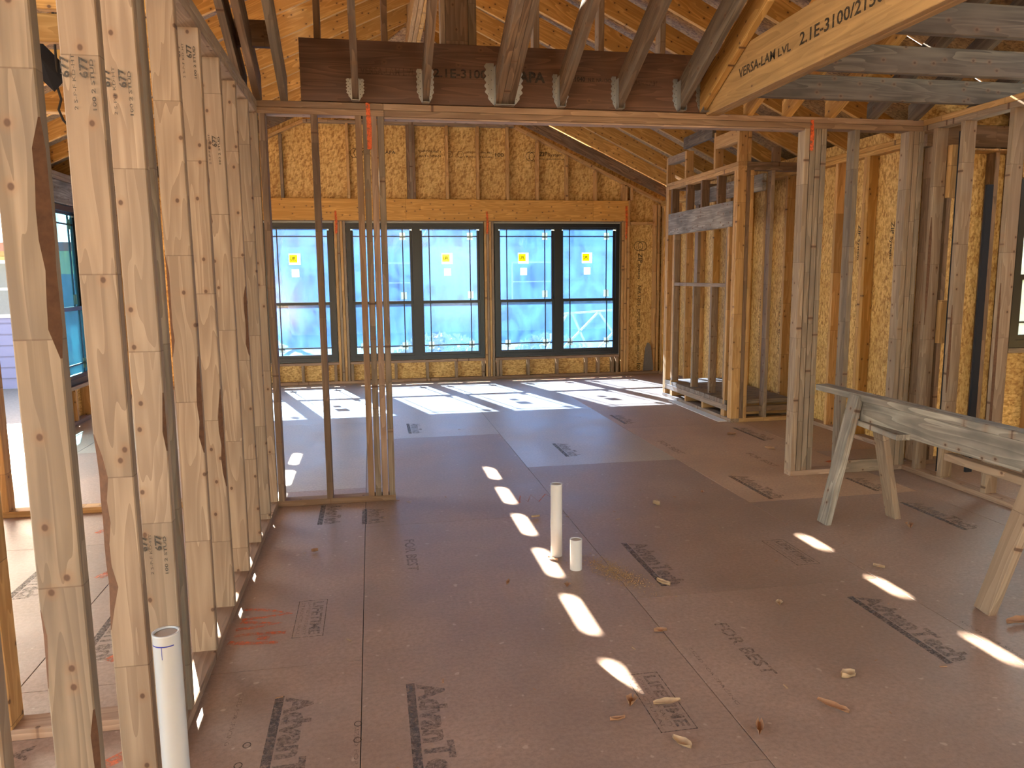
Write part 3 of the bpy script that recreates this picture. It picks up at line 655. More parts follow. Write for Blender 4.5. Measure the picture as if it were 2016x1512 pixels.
# plates following the roof line
beam('top_plate', wb, 'stud_warm', (4.2, YF+.045, gz(4.15)-.04), (2.02, YF+.045, gz(2.0)-.022), .089, .038, (0, 1, 0))
beam('top_plate', wb, 'stud_warm', (XLW+.6, YF+.045, gz(XLW+.6)-.02), (-.80, YF+.045, 3.48), .089, .038, (0, 1, 0))
fb('top_plate', 'stud', -.80, 2.0, 3.46, 3.498)
# posts between the windows
for a, b_ in ((-.461, -.311), (1.566, 1.702)):
    k = (b_-a)/4
    for i in range(4): fb('stud', ('stud_warm', 'stud', 'stud_warm', 'stud')[i], a+i*k+.002, a+(i+1)*k-.002, .038, 2.194)
for x in (3.56, 3.602, 3.644): fb('stud', 'stud_warm', x, x+.036, .038, 2.194 if x < 3.64 else 2.50)
for x in (4.05, 4.10): fb('stud', 'stud_warm', x, x+.038, .038, gz(4.15)-.06)
fb('blocking', 'stud_warm', 3.69, 4.04, 2.16, 2.198); fb('stud', 'stud_warm', 3.683, 3.72, 2.5, 2.68)
# sills and cripples under the windows
for a, b_ in wins: fb('sill_board', 'plate', a, b_, .264, .30)
for x in (-2.0, -1.6, -1.3, -.965, -.66, -.529, -.305, -.10, .288, .723, 1.13, 1.515, 1.72, 1.765, 2.164, 2.59, 3.022, 3.206, 3.42, 3.49): fb('cripple_stud', 'stud', x, x+.038, .039, .263)
# stamps
def ztext(s, x, z, size, width, mat='ink', xd=(1, 0, 0), yd=(0, 0, 1)): return text('printed_lettering', wb, mat, s, (x, YF+.089, z), xd, yd, size, width, .02)
def ring(x, z, r):
    v = []
    for k in range(20):
        a = 2*math.pi*k/20
        v += [(x+r*math.cos(a), YF+.0885, z+r*math.sin(a)), (x+r*.87*math.cos(a), YF+.0885, z+r*.87*math.sin(a))]
    world_mesh('printed_ring', wb, 'ink', v, [(2*k, 2*k+1, (2*k+3) % 40, (2*k+2) % 40) for k in range(20)])
for x in (-.15, 2.24): ring(x, 3.09, .065); ring(x+.05, 3.09, .065)
ztext('ZIP', 2.37, 3.10, .08, .12); ztext('System', 2.5, 3.10, .055, .2); ztext('WALL SHEATHING PANEL', 2.37, 3.05, .03, .4)
ztext('ZIP', -.06, 3.10, .08, .12); ztext('APA', .25, 3.09, .06, .14); ztext('EXPOSURE 1', .70, 3.12, .035, .3); ztext('32/16 SPAN', .70, 3.06, .035, .3)
ring(1.12, 3.10, .045); ring(1.27, 3.10, .045); ztext('SIZED FOR SPACING', 1.35, 3.12, .03, .35); ztext('R-SHEATHING', 1.35, 3.06, .03, .35); ztext('100', 1.75, 3.08, .07, .12)
ring(3.84, 1.86, .07); ring(3.90, 1.86, .07)
for s, z, sz, wd in (('ZIP', 1.76, .09, .14), ('System', 1.61, .06, .22), ('APA 32/16', 1.30, .07, .3), ('EXPOSURE 1', .95, .06, .3), ('RATED SHEATHING', .58, .05, .4), ('100', .15, .08, .10)):
    text('printed_lettering', wb, 'ink', s, (3.84, YF+.089, z), (0, 0, -1), (1, 0, 0), sz, wd, .02)
for x, z0, z1 in ((-.43, 2.03, 2.33), (1.61, 2.03, 2.33), (3.62, 1.95, 2.42)):
    strip('sprayed_mark', wb, 'orange', [(x, YF-.003, z1), (x+.006, YF-.003, (z0+z1)/2), (x, YF-.003, z0)], .035, (0, -1, 0), .002)
prism('tie_down_bracket', wb, 'metal', [(3.90, .05), (4.06, .05), (4.06, .10), (4.02, .40), (3.99, .46), (3.96, .46), (3.93, .38)], 'y', YF-.012, YF-.002)

# ================================================================== FAR ROOM LEFT WALL (x = -2.95)
wz = empty('wall_side_left', (XLW-.045, 8, 0), 'left side wall of the back room with one cyan window and an added unseen near stretch', 'wall', kind='structure')
X1 = XLW; X2 = XLW-.089
for a, b_, z0, z1 in ((7.55, 7.82, 0, 2.49), (7.82, 8.78, 0, .36), (7.82, 8.78, 2.2, 2.49), (8.78, 10.6, 0, 2.49)): box('strand_board', wz, 'osb', X2-.011, X2-.001, a, b_, z0, z1, .001)
box('bottom_plate', wz, 'plate', X2, X1, 7.55, 10.6, 0, .038); box('top_plate', wz, 'stud', X2, X1, 5.1, 10.69, H0, H0+.037); box('top_plate', wz, 'stud', X2, X1, 5.1, 10.69, H0+.038, H1)
box('sill_board', wz, 'stud', X2, X1+.01, 7.82, 8.78, .355, .393); box('header_board', wz, 'old_board', X1-.04, X1, 5.1, 9.0, 2.19, 2.41)
for y in (7.55, 7.59, 7.775, 8.785, 8.825, 9.2, 9.6, 10.0, 10.4): box('stud', wz, 'stud_warm', X2, X1, y, y+.038, .038, H0-.01 if y < 7.8 or y > 9.1 else 2.185)
for y in (7.83, 8.22, 8.6, 8.74): box('cripple_stud', wz, 'stud_warm', X2, X1, y, y+.038, .038, .354)
box('stud', wz, 'stud_warm', X2, X1, 5.1, 5.138, .038, H0)

for a, b_ in ((1.9, 2.9), (2.903, 3.9), (3.903, 5.09)): box('strand_board', wz, 'osb', X2-.011, X2-.001, a, b_, -.3, 2.75, .001)  # unseen near stretch, added to cut the light entering from the left
for y in (1.9, 2.3, 2.7, 3.1, 3.5, 3.9, 4.3, 4.7): box('stud', wz, 'stud_warm', X2, X1, y, y+.038, .038, H0)
box('bottom_plate', wz, 'plate', X2, X1, 1.9, 5.09, 0, .038); box('top_plate', wz, 'stud', X2, X1, -3.5, 5.09, H0, H1)

# ================================================================== WINDOWS
def window(name, label, axis, a0, a1, z0, z1, v0, v1, units, mat, inward, stickers=()):
    """axis 'x': spans a0..a1 in x, sits at y v0..v1.  inward = sign towards the room on the other axis"""
    root = empty(name, ((a0+a1)/2, (v0+v1)/2, z0) if axis == 'x' else ((v0+v1)/2, (a0+a1)/2, z0), label, 'window', kind='structure')
    def B(n_, par, m_, bl): return boxes(n_, par, m_, [(p[0], p[1], p[2], p[3], p[4], p[5]) if axis == 'x' else (p[2], p[3], p[0], p[1], p[4], p[5]) for p in bl])
    fw = .055
    B('window_frame', root, 'frame', [(a0, a1, v0, v1, z0, z0+fw), (a0, a1, v0, v1, z1-fw, z1), (a0, a0+fw, v0, v1, z0+fw, z1-fw), (a1-fw, a1, v0, v1, z0+fw, z1-fw)])
    e_ = .045; fv = (v1-.022, v1-.018) if inward < 0 else (v0+.018, v0+.022)
    B('nail_flange', root, 'white', [(a0-e_, a1+e_, *fv, z1-.01, z1+e_), (a0-e_, a1+e_, *fv, z0-e_, z0+.01), (a0-e_, a0+.01, *fv, z0, z1), (a1-.01, a1+e_, *fv, z0, z1)])
    us = []
    wdt = (a1-a0)/units
    for i in range(1, units): B('mullion', root, 'frame', [(a0+i*wdt-.055, a0+i*wdt+.055, v0, v1, z0+fw, z1-fw)])
    zm = z0+(z1-z0)*.425
    vc = (v0+v1)/2; si = -1 if inward < 0 else 1
    for i in range(units):
        p0 = a0+i*wdt+(fw if i == 0 else .056); p1 = a0+(i+1)*wdt-(fw if i == units-1 else .056)
        for up in (0, 1):
            za, zb = (z0+fw, zm+.02) if not up else (zm-.02, z1-fw)
            off = -si*.018 if up else si*.018
            va, vb = vc+off-.015, vc+off+.015; sw = .030
            sash = B('sash', root, 'frame', [(p0, p1, va, vb, za, za+.04), (p0, p1, va, vb, zb-(.022 if up else .04), zb), (p0, p0+sw, va, vb, za+.04, zb-.04), (p1-sw, p1, va, vb, za+.04, zb-.04)])
            q0, q1, r0, r1 = p0+sw, p1-sw, za+.04, zb-.022
            B('pane', sash, mat, [(q0, q1, vc+off-.003, vc+off+.003, r0, r1)])
            # prairie pattern bars
            mu = .014; ins = .095
            bars = [(q0+ins-mu/2, q0+ins+mu/2, vc+off-.007, vc+off+.007, r0, r1), (q1-ins-mu/2, q1-ins+mu/2, vc+off-.007, vc+off+.007, r0, r1)]
            zz = r1-ins if up else r0+ins
            bars.append((q0, q1, vc+off-.007, vc+off+.007, zz-mu/2, zz+mu/2))
            B('muntin_bars', sash, 'frame', bars)
            vi = vc+off+si*.009
            ps = []
            for aa, zc in ((q1-ins, zz), (q0+ins, zz if not up else r0+.06), (q1-ins, r0+.07 if up else r0+ins)):
                if (aa, zc) == (q0+ins, r0+.06): continue
                if any(abs(p_[0]-aa+.04) < .01 and abs(p_[4]-zc+.05) < .01 for p_ in ps): continue
                ps.append((aa-.04, aa+.04, min(vi, vi+si*.004), max(vi, vi+si*.004), zc-.05, zc+.05))
            for q in ps: B('corner_pad', sash, 'spacer', [q])
            if up and i in stickers:
                ca = q0+(q1-q0)*stickers[i]; vi2 = vi
                def st(n_, m_, x0_, x1_, zA, zB, k): return B(n_, sash, m_, [(x0_, x1_, min(vi2+si*k, vi2+si*(k+.001)), max(vi2+si*k, vi2+si*(k+.001)), zA, zB)])
                st('sticker', 'label', ca-.075, ca+.075, 1.62, 1.77, .0); st('sticker_yellow', 'yellow', ca-.07, ca+.035, 1.65, 1.755, .0015); st('sticker_bar', 'frame', ca-.07, ca+.07, 1.76, 1.767, .0015)
                if axis == 'x': text('sticker_lettering', sash, 'ink', 'UFL', (ca-.055, vi2+si*.003, 1.68), (1, 0, 0), (0, 0, 1), .06, .075, .05)
                st('paper_label', 'label', ca-.045, ca+.05, 1.46, 1.56, .0)
    return root
window('window_1', 'blue filmed window seen between the brown studs, left of the post', 'x', wins[0][0]+.006, wins[0][1]-.006, WZ0, WZ1, YF+.012, YF+.10, 2, 'film', -1, {1: .42})
window('window_2', 'black framed double window with blue film behind the multi stud post', 'x', wins[1][0]+.006, wins[1][1]-.006, WZ0, WZ1, YF+.012, YF+.10, 2, 'film', -1, {1: .45})
window('window_3', 'black framed double window with blue film closest to the corner bracket', 'x', wins[2][0]+.006, wins[2][1]-.006, WZ0, WZ1, YF+.012, YF+.10, 2, 'film', -1, {0: .45, 1: .48})
window('window_4', 'tall cyan filmed window seen between the two widest pale studs', 'y', 7.83, 8.775, .40, 2.18, X2, X1-.012, 1, 'film_cyan', 1)
window('window_5', 'pale filmed window beyond the sawhorse behind the dark studs', 'x', 4.75, 5.94, .872, 2.12, YE+.012, YE+.10, 1, 'film_pale', -1)

# ================================================================== FAR ROOF
cf = empty('ceiling', (.6, 8, 3.5), 'bright yellow rafters sloping from a ridge over the back room', 'roof framing', kind='structure')
HR = .235; SLL = ((4.15-XRG)*SL)/(XRG-XLW)
ry = [10.565]+[10.04-.6096*k for k in range(9)]
for y in ry:
    if y > 10.3:
        for p0, p1 in ((2.02, 4.66), (-.82, -3.46)):
            prism('rafter', cf, 'rafter_old', [(p0, zf(p0)-.03), (p1, zf(p1)), (p1, zf(p1)+.14), (p0, zf(p0)+HR-.1)], 'y', y-.019, y+.019, (1, 0, -SL), (SL, 0, 1))
        continue
    zr = zf(XRG+.055)
    prism('rafter', cf, 'rafter', [(XRG+.075, zf(XRG+.075)), (4.66, zf(4.66)), (4.66, zf(4.66)+.14), (XRG+.075, zf(XRG+.075)+HR)], 'y', y-.019, y+.019, (1, 0, -SL), (SL, 0, 1))
    prism('rafter', cf, 'rafter', [(XRG-.075, zf(XRG-.075)), (-3.46, zf(-3.46)), (-3.46, zf(-3.46)+.14), (XRG-.075, zf(XRG-.075)+HR)], 'y', y-.019, y+.019, (-1, 0, -SLL), (-SLL, 0, 1))
for x in (XRG-.07, XRG-.022, XRG+.026): box('ridge_beam', cf, 'rafter' if x > XRG else 'stud_warm', x, x+.044, 4.98, 9.3, 4.0, 4.42)
# sheathing: strips along y with narrow gaps at the panel seams
def strips(edges, ys):
    for a, b_ in edges:
        for ya, yb in ys:
            pts = [(a, ya, zf(a)+HR+.004), (b_, ya, zf(b_)+HR+.004), (b_, yb, zf(b_)+HR+.004), (a, yb, zf(a)+HR+.004)]
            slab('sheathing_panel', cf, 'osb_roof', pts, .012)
YS = ((4.9, 6.8), (6.8, 9.2), (9.2, 10.9))
strips(((XRG, .64), (.672, 1.9), (1.9, 3.1), (3.1, 4.7)), YS)
strips(((-.61, XRG), (-1.87, -.645), (-3.0, -1.905), (-3.5, -3.0)), YS)
zr = zf(XRG)+HR+.014; ye = 4.86-(zr-2.69)/.48
for sx, xe in ((1, 4.7), (-1, -3.5)):
    slab('sheathing_panel', cf, 'osb_roof', [(XRG, 4.9, zr), (xe, 4.9, zf(xe)+HR+.02), (XRG, ye, zr)], .012)
prism('sheathing_panel', cf, 'osb_roof', [(-1.6, 3.4), (XRG, 4.46), (2.7, 3.4)], 'y', 10.765, 10.776)  # closing triangle added behind the hip to stop sun leaking in
for x0_, x1_ in ((4.25, 4.67), (-3.47, -3.05)):
    for ya, yb in YS: box('soffit_board', cf, 'osb_roof', x0_, x1_, ya, yb, zf(4.66)-.03 if x0_ > 0 else zf(-3.46)-.03, zf(4.66)-.018 if x0_ > 0 else zf(-3.46)-.018, .001)
for x_, zz_ in ((4.665, zf(4.66)-.03), (-3.475, zf(-3.46)-.03)):
    for ya, yb in YS: box('fascia_board', cf, 'stud_brown', x_, x_+.02, ya, yb, zz_, zz_+.27)
# small hip above the flat top of the back wall
slab('sheathing_panel', cf, 'osb_roof', [(-.85, 10.75, 3.56), (2.1, 10.75, 3.56), (XRG+.1, 9.1, 4.22), (XRG-.1, 9.1, 4.22)], .012)
for x in (-.4, .0, 1.1, 1.6): beam('rafter', cf, 'rafter', (x, 10.72, 3.50+.07), (x+(XRG-x)*.6, 9.7, 4.0), .14, .038, (0, 0, 1))

# ================================================================== SAWHORSE
sh = empty('sawhorse', (2.74, 3.3, 0), 'weathered grey wooden sawhorse with splayed board legs', 'sawhorse')
o1 = box('top_board', sh, 'old_board', 2.70, 2.789, 2.05, 4.26, .727, .764); o2 = box('beam_board', sh, 'old_board', 2.716, 2.754, 2.12, 3.84, .59, .726)
box('rear_board', sh, 'old_board', 2.756, 2.79, 2.12, 3.84, .64, .726)
def leg(p0, p1, mat, w=.089, t=.038):
    return beam('leg', sh, mat, p0, p1, w, t, (0, 1, 0))
leg((2.705, 3.86, .755), (2.555, 3.885, .0), 'old_board'); leg((2.80, 3.80, .66), (3.02, 3.90, .0), 'stud')
leg((2.705, 2.60, .70), (2.545, 2.68, .0), 'stud'); leg((2.80, 2.60, .70), (3.02, 2.68, .0), 'stud')
beam('brace', sh, 'old_board', (2.76, 3.86, .600), (2.70, 3.42, .600), .12, .030, (1, 0, 0))
beam('brace', sh, 'stud', (2.71, 3.14, .565), (2.71, 2.45, .560), .036, .05, (0, 0, 1))

# ================================================================== PIPES
def pipe(loc, r, h, label, mark=False, lean=0):
    root = empty('drain_pipe', loc, label, 'pipe'); x, y, z = loc
    bm = bmesh.new(); N = 28; rings = []
    prof = [(r, 0), (r, h-.006), (r*1.02, h-.004), (r*1.02, h), (r*.86, h), (r*.84, h-.004)]
    for rr, zz in prof: rings.append([bm.verts.new((rr*math.cos(2*math.pi*k/N), rr*math.sin(2*math.pi*k/N), zz)) for k in range(N)])
    for a, b_ in zip(rings, rings[1:]):
        for k in range(N): bm.faces.new((a[k], a[(k+1) % N], b_[(k+1) % N], b_[k])).smooth = True
    me = bpy.data.meshes.new('pipe'); bm.to_mesh(me); bm.free()
    link('pipe_body', me, M['pvc'], root, Matrix.Translation(Vector(loc)))
    v = [(x+r*.85*math.cos(2*math.pi*k/N), y+r*.85*math.sin(2*math.pi*k/N), h-.005) for k in range(N)]
    world_mesh('pipe_plug', root, 'pvc_in', v, [tuple(range(N))])
    if mark:
        v, f = [], []
        for k in range(9):
            a = math.radians(-150+k*13); v += [(x+r*1.012*math.cos(a), y+r*1.012*math.sin(a), h-.025), (x+r*1.012*math.cos(a), y+r*1.012*math.sin(a), h-.028)]
        f = [(2*k, 2*k+2, 2*k+3, 2*k+1) for k in range(8)]
        i = len(v); a = math.radians(-98); d = math.radians(1.3)
        v += [(x+r*1.012*math.cos(a+s), y+r*1.012*math.sin(a+s), zz) for s in (-d, d) for zz in (h-.028, h-.06)]; f.append((i, i+1, i+3, i+2))
        world_mesh('pen_mark', root, 'bluepen', v, f)
    return root
pipe((-.535, 1.93, 0), .0325, .57, 'white drain pipe with a blue pen mark beside the left stud wall', True)
pipe((.905, 3.70, 0), .0302, .385, 'taller white drain stub rising from the open floor')
pipe((.955, 3.50, 0), .0302, .155, 'short white drain stub in front of the taller one')
boxes('hole', None, 'hole', [(.86, .93, 3.655, 3.70, .0005, .0012)]) if False else None

# ================================================================== FLOOR LITTER
def leaf_mesh(seed, L, w, curl):
    rr = random.Random(seed); v = []; f = []; NX, NY = 7, 5
    for i in range(NX):
        t = i/(NX-1); ww = w*math.sin(math.pi*(.06+.9*t))**.8*(.8+.4*rr.random())
        for j in range(NY):
            s = (j/(NY-1)-.5)*2
            v.append(((t-.5)*L, s*ww/2, .002+curl*abs(s)**1.6*w*.7+curl*.25*L*(t-.5)**2+.003*rr.random()))
    for i in range(NX-1):
        for j in range(NY-1): f.append((i*NY+j, i*NY+j+1, (i+1)*NY+j+1, (i+1)*NY+j))
    me = bpy.data.meshes.new('leaf'); me.from_pydata(v, [], f); me.update()
    for p in me.polygons: p.use_smooth = True
    return me
LM = [leaf_mesh(1, .060, .034, .5), leaf_mesh(2, .075, .026, .9), leaf_mesh(3, .050, .036, .8), leaf_mesh(4, .085, .030, .4)]
LV = [(1.113, 2.773, .8, 'leaf', 'small orange dry leaf near the faint lettering beside a long floor seam'),
      (1.304, 3.223, .9, 'leaf_pale', 'pale curled leaf just beyond the sawdust pile'),
      (.821, 2.291, .9, 'leaf', 'crumpled brown leaf touching the bordered stamp'),
      (.94, 2.27, 1.0, 'leaf_pale', 'olive curled leaf lying on the bordered stamp'),
      (.898, 2.045, 1.0, 'leaf_pale', 'pale tan leaf nearest the bottom of the bordered stamp'),
      (1.17, 2.067, .9, 'leaf', 'orange brown leaf on the floor seam at the bottom'),
      (1.638, 2.297, 1.0, 'leaf_pale', 'broad pinkish leaf alone on the open brown floor'),
      (1.474, 2.138, 1.1, 'leaf', 'long brown leaf next to the broad pinkish leaf'),
      (1.723, 2.92, .7, 'leaf_pale', 'small upright pale leaf before the big grey logo'),
      (.745, 2.209, .6, 'leaf', 'tiny dark curled leaf left of the bordered stamp'),
      (1.729, 4.416, .9, 'leaf_pale', 'pale curled leaf on the floor between pipes and doorway post'),
      (2.133, 4.62, .6, 'leaf', 'little reddish leaf in front of the tan panel'),
      (3.165, 6.281, 1.2, 'leaf', 'brown leaf on the tan panel before the niche'),
      (3.209, 5.687, 1.0, 'leaf', 'thin brown leaf on the tan panel near the doorway post'),
      (2.973, 3.701, 1.0, 'leaf', 'dark brown leaf between the sawhorse legs'),
      (2.60, 2.55, 1.5, 'leaf', 'large dark leaf at the foot of the near sawhorse leg'),
      (2.422, 3.208, .8, 'leaf_pale', 'yellowish leaf at the end of a cross seam'),
      (.591, 3.382, .6, 'leaf', 'small dark leaf left of the short drain stub'),
      (-.341, 4.009, .6, 'leaf', 'tiny brown leaf near the left wall plate'),
      (.87, 3.64, .7, 'leaf', 'brown leaf caught at the base of the taller drain stub'),
      (.86, 3.30, .7, 'leaf', 'brown leaf below the short drain stub'),
      (.93, 4.33, .6, 'leaf_pale', 'pale leaf on the cross seam behind the drain stubs')]
for i, (x, y, s, mt, lb) in enumerate(LV):
    m = Matrix.Translation((x, y, .001)) @ Matrix.Rotation(i*2.1, 4, 'Z') @ Matrix.Scale(s*1.15, 4)
    tag(link('dry_leaf', LM[i % 4], M[mt], None, m), lb, 'leaf', 'dry leaves on the floor')
rr = random.Random(5)
cm = board_mesh(.003, .006, .03, .0005)
for i in range(46):
    x, y = rr.uniform(-.4, 2.5), rr.uniform(1.9, 5.0)
    if i > 32: x, y = rr.uniform(-.2, 3.3), rr.uniform(5.3, 9)
    m = Matrix.Translation((x, y, .0025)) @ Matrix.Rotation(rr.uniform(0, 6.28), 4, 'Z') @ Matrix.Rotation(math.pi/2, 4, 'X') @ Matrix.Rotation(math.pi/2, 4, 'Z') @ Matrix.Scale(rr.uniform(.4, .9), 4)
    tag(link('wood_chip', cm, M['leaf' if i % 3 else 'leaf_pale'], None, m), 'tiny wood chip scattered on the brown floor', 'wood chip', 'wood chips on the floor')
v = []; f = []
for i in range(900):
    a = rr.gauss(0, 1); b_ = rr.gauss(0, 1); x, y = 1.13+a*.055+b_*.015, 3.42-a*.10+b_*.06
    r_ = rr.uniform(.001, .003); z = .001+rr.random()*.006*math.exp(-(a*a+b_*b_)/2); k = len(v)
    v += [(x-r_*2, y, z), (x+r_*2, y+r_, z), (x, y+r_, z+r_), (x, y-r_, z+r_*.5)]; f += [(k, k+1, k+2), (k, k+3, k+1), (k, k+2, k+3), (k+1, k+3, k+2)]
tag(world_mesh('sawdust', None, 'dust', v, f), 'patch of loose sawdust on the floor beyond the drain stubs', 'sawdust', kind='stuff')
# dark strip of cloth and cord hanging behind the left studs
hc = empty('hanging_cord', (-1.46, 4.2, 2.2), 'dark cord hanging from a snagged scrap high between the pale studs', 'cord')
v, f = tube_mesh([(-1.455, 4.2, 2.80), (-1.46, 4.2, 2.6), (-1.462, 4.2, 2.44), (-1.467, 4.2, 2.38), (-1.457, 4.21, 2.32), (-1.469, 4.2, 2.27), (-1.452, 4.2, 2.22), (-1.427, 4.2, 2.19)], .006, 8); world_mesh('cord', hc, 'cord', v, f)
world_mesh('scrap', hc, 'dark', [(-1.537, 4.2, 2.60), (-1.447, 4.22, 2.50), (-1.437, 4.2, 2.40), (-1.477, 4.19, 2.35), (-1.547, 4.21, 2.42), (-1.517, 4.17, 2.5)], [(0, 1, 5), (1, 2, 5), (2, 3, 5), (3, 4, 5), (4, 0, 5), (0, 4, 3, 2, 1)])

# ================================================================== OUTSIDE
M['lawn'] = plain('lawn', (.11, .16, .05), .9, 0, .5, 3)
M['gravel'] = plain('gravel', (.13, .12, .125), .9, 0, .45, 30)
M['drive'] = plain('concrete_drive', (.62, .60, .56), .8, 0, .1, 4)
M['siding_blue'] = plain('pale_blue_siding', (.15, .25, .50), .6, 0, .05, 3)
M['siding_lilac'] = plain('lilac_siding', (.13, .14, .28), .6, 0, .05, 3)
M['siding_white'] = plain('white_siding', (.27, .38, .55), .6, 0, .05, 3)
M['siding_yellow'] = plain('yellow_siding', (.42, .37, .20), .6, 0, .05, 3)
M['brick_red'] = plain('red_brick', (.42, .14, .08), .8, 0, .3, 12)
M['roof_red'] = plain('red_roof', (.35, .10, .07), .7, 0, .2, 10)
M['roof_grey'] = plain('grey_roof', (.22, .23, .26), .8, 0, .2, 10)
M['bark_tree'] = plain('tree_bark', (.16, .12, .09), .9, 0, .4, 12)
M['foliage'] = plain('yellow_green_leaves', (.42, .42, .08), .8, 0, .4, 3)
M['dark_glass'] = plain('dark_glass', (.10, .12, .15), .15)
M['dirt'] = plain('bare_dirt', (.17, .145, .12), .95, 0, .3, 2)
gd = empty('ground', (0, 20, -.5), 'sunny yard outside the windows with lawn, gravel and a driveway', 'ground', kind='structure')
boxes('lawn', gd, 'lawn', [(-60, 60, 12.5, 80, -.62, -.5)])
boxes('dirt', gd, 'dirt', [(-60, 60, -40, 12.5, -.62, -.5)])
boxes('gravel_strip', gd, 'gravel', [(-16, -3.1, -6, 15.0, -.5, -.49)])
boxes('driveway', gd, 'drive', [(-2.0, 9.0, 15.5, 19.5, -.5, -.485)])
def house(name, label, x0, x1, y0, y1, zt, mats, roofmat, wlist, ridge_h=1.8):
    r = empty(name, ((x0+x1)/2, y0, -.5), label, 'house')
    zs = [-.5, zt*.78, zt]
    boxes('house_wall', r, mats[0], [(x0, x1, y0, y1, -.5, zs[1])]); boxes('house_wall', r, mats[1], [(x0, x1, y0+.01, y1-.01, zs[1], zt)])
    z = -.3
    while z < zt-.05:
        boxes('siding_plank', r, mats[0] if z < zs[1] else mats[1], [(x0, x1, y0-.03, y0, z, z+.17)]); z += .2
    ym = (y0+y1)/2
    prism('roof', r, roofmat, [(y0-.5, zt-.05), (ym, zt+ridge_h), (y1+.5, zt-.05), (y1+.5, zt+.1), (ym, zt+ridge_h+.18), (y0-.5, zt+.1)], 'x', x0-.5, x1+.5)
    for (a, b_, c_, d) in wlist:
        w_ = boxes('window', r, 'white', [(a-.06, b_+.06, y0-.07, y0-.02, c_-.06, c_), (a-.06, b_+.06, y0-.07, y0-.02, d, d+.06), (a-.06, a, y0-.07, y0-.02, c_, d), (b_, b_+.06, y0-.07, y0-.02, c_, d), (a, b_, y0-.06, y0-.03, (c_+d)/2-.02, (c_+d)/2+.02)])
        boxes('window_pane', w_, 'dark_glass', [(a, b_, y0-.045, y0-.035, c_, d)])
    return r
house('neighbour_house', 'yellow and lilac house with a red roof edge seen through the left opening', -13.5, -5.6, 15.1, 22, 2.0, ('siding_lilac', 'siding_yellow'), 'roof_red', [(-6.62, -6.2, .85, 1.75)])
house('neighbour_house', 'long pale blue house glimpsed through the filmed windows', -3.5, 16, 27, 35, 3.2, ('siding_white', 'siding_blue'), 'roof_grey', [(0, 1.4, .6, 1.9), (5, 6.4, .6, 1.9), (9, 10.4, .6, 1.9)])
house('neighbour_house', 'cream house filling the view of the pale window on the right', 8.5, 22, 12, 20, 3.4, ('siding_yellow', 'siding_yellow'), 'roof_grey', [(14, 15.2, .8, 2.0)])
def tree(label, x, y, h, leafy, seed):
    r = empty('tree', (x, y, -.5), label, 'tree'); q = random.Random(seed); v, f = [], []; tips = []
    def add(p, d, L, rad, n_):
        pts = [p]; 
        for i in range(4): p = p+d*(L/4); d = (d+Vector((q.uniform(-.12, .12), q.uniform(-.12, .12), q.uniform(-.02, .1)))).normalized(); pts.append(p)
        a, b_ = tube_mesh(pts, rad, 7, False, rad*.62); k = len(v); v.extend(a); f.extend([tuple(i+k for i in t) for t in b_])
        if n_ == 0: tips.append(p); return
        for _ in range(3): add(pts[-1] if _ else pts[3], (d+Vector((q.uniform(-.9, .9), q.uniform(-.9, .9), q.uniform(-.1, .6)))).normalized(), L*.68, rad*.55, n_-1)
    add(Vector((x, y, -.5)), Vector((0, 0, 1)), h*.36, h*.028, 4)
    world_mesh('trunk', r, 'bark_tree', v, f, None, True)
    v, f = [], []
    for p in tips:
        for _ in range(leafy):
            c = p+Vector((q.gauss(0, .35), q.gauss(0, .35), q.gauss(0, .3))); u_ = Vector((q.uniform(-1, 1), q.uniform(-1, 1), q.uniform(-1, 1))).normalized(); w_ = u_.orthogonal().normalized(); s = .07; k = len(v)
            v += [c-u_*s, c+w_*s*.6, c+u_*s, c-w_*s*.6]; f.append((k, k+1, k+2, k+3))
    if v:
        o = world_mesh('foliage', r, 'foliage', v, f); o['kind'] = 'stuff'
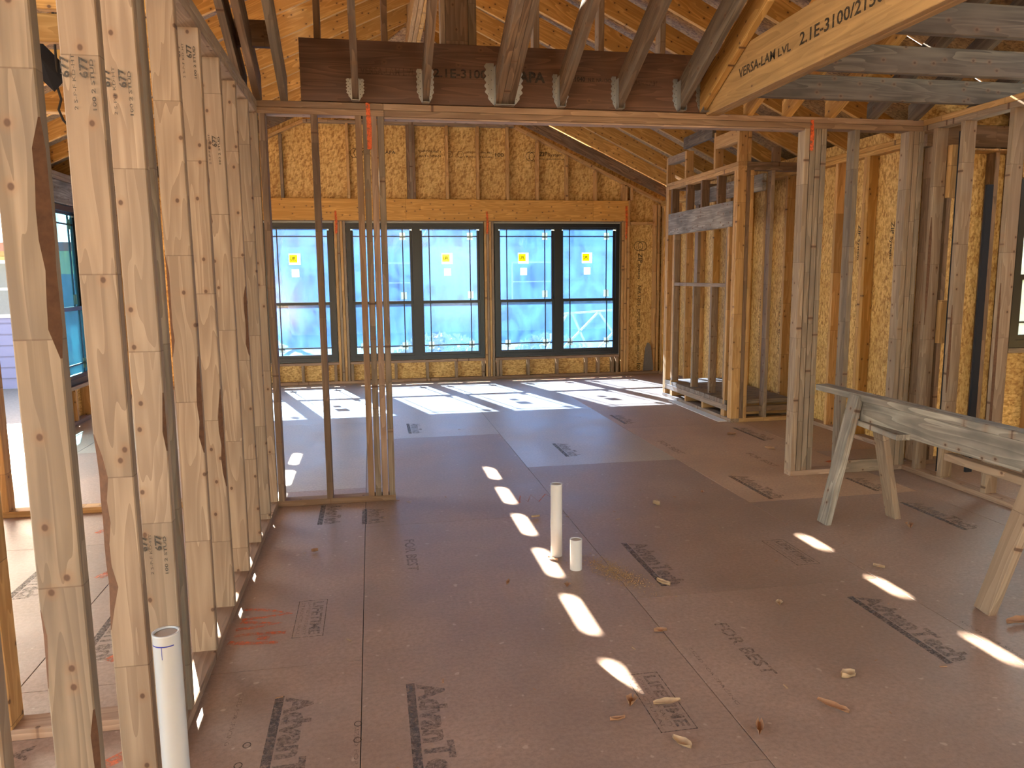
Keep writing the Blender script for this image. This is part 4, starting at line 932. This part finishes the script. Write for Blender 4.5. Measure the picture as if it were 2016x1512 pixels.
tree('tree with sparse yellow green leaves behind the yellow and lilac house', -9.5, 25, 8, 24, 1)
tree('spreading bare tree in the yard outside the double windows', 1.2, 21.5, 7.5, 6, 2)
tree('leafy tree beside the long pale blue house', -2.6, 24, 6.5, 26, 4)
# white truss frame lying outside the right window
tf = empty('white_trellis', (3.6, 13.5, -.5), 'white slanted lattice frame standing outside the window by the corner', 'trellis')
def tb(a, b_): beam('bar', tf, 'white', a, b_, .035, .035, (0, 1, 0))
tb((3.3, 13.5, .75), (5.2, 13.5, .85)); tb((3.05, 13.5, .0), (3.5, 13.5, .75)); tb((3.3, 13.5, .0), (4.1, 13.5, .78)); tb((3.6, 13.5, .75), (3.9, 13.5, .1)); tb((4.1, 13.5, .78), (4.6, 13.5, .1)); tb((4.0, 13.5, .0), (4.8, 13.5, .82)); tb((5.2, 13.5, .85), (4.6, 13.5, .0)); tb((3.2, 13.5, -.5), (3.2, 13.5, .4)); tb((5.1, 13.5, -.5), (5.1, 13.5, .8))
# round shrub mounds give the blurred green under the window line
def shrub(label, x, y, s, seed):
    q = random.Random(seed); v, f = [], []
    for _ in range(900):
        a, b_ = q.uniform(0, 6.28), q.uniform(0, 1.5); rad = s*(.75+.3*q.random())
        c = Vector((x+rad*math.cos(a)*math.cos(b_)*1.3, y+rad*math.sin(a)*math.cos(b_), -.5+rad*math.sin(b_)*.9)); u_ = Vector((q.uniform(-1, 1), q.uniform(-1, 1), q.uniform(-1, 1))).normalized(); w_ = u_.orthogonal().normalized(); t = .07; k = len(v)
        v += [c-u_*t, c+w_*t*.6, c+u_*t, c-w_*t*.6]; f.append((k, k+1, k+2, k+3))
    r = empty('shrub', (x, y, -.5), label, 'shrub'); o = world_mesh('foliage', r, 'foliage', v, f); o['kind'] = 'stuff'
    a, b_ = tube_mesh([(x, y, -.5), (x, y, -.5+s*.6)], .04, 7); world_mesh('stem', r, 'bark_tree', a, b_)
shrub('yellow green shrub outside the window behind the post', 1.3, 14.8, .9, 3)
shrub('low green shrub outside the window by the corner', 3.9, 16.6, .7, 6)
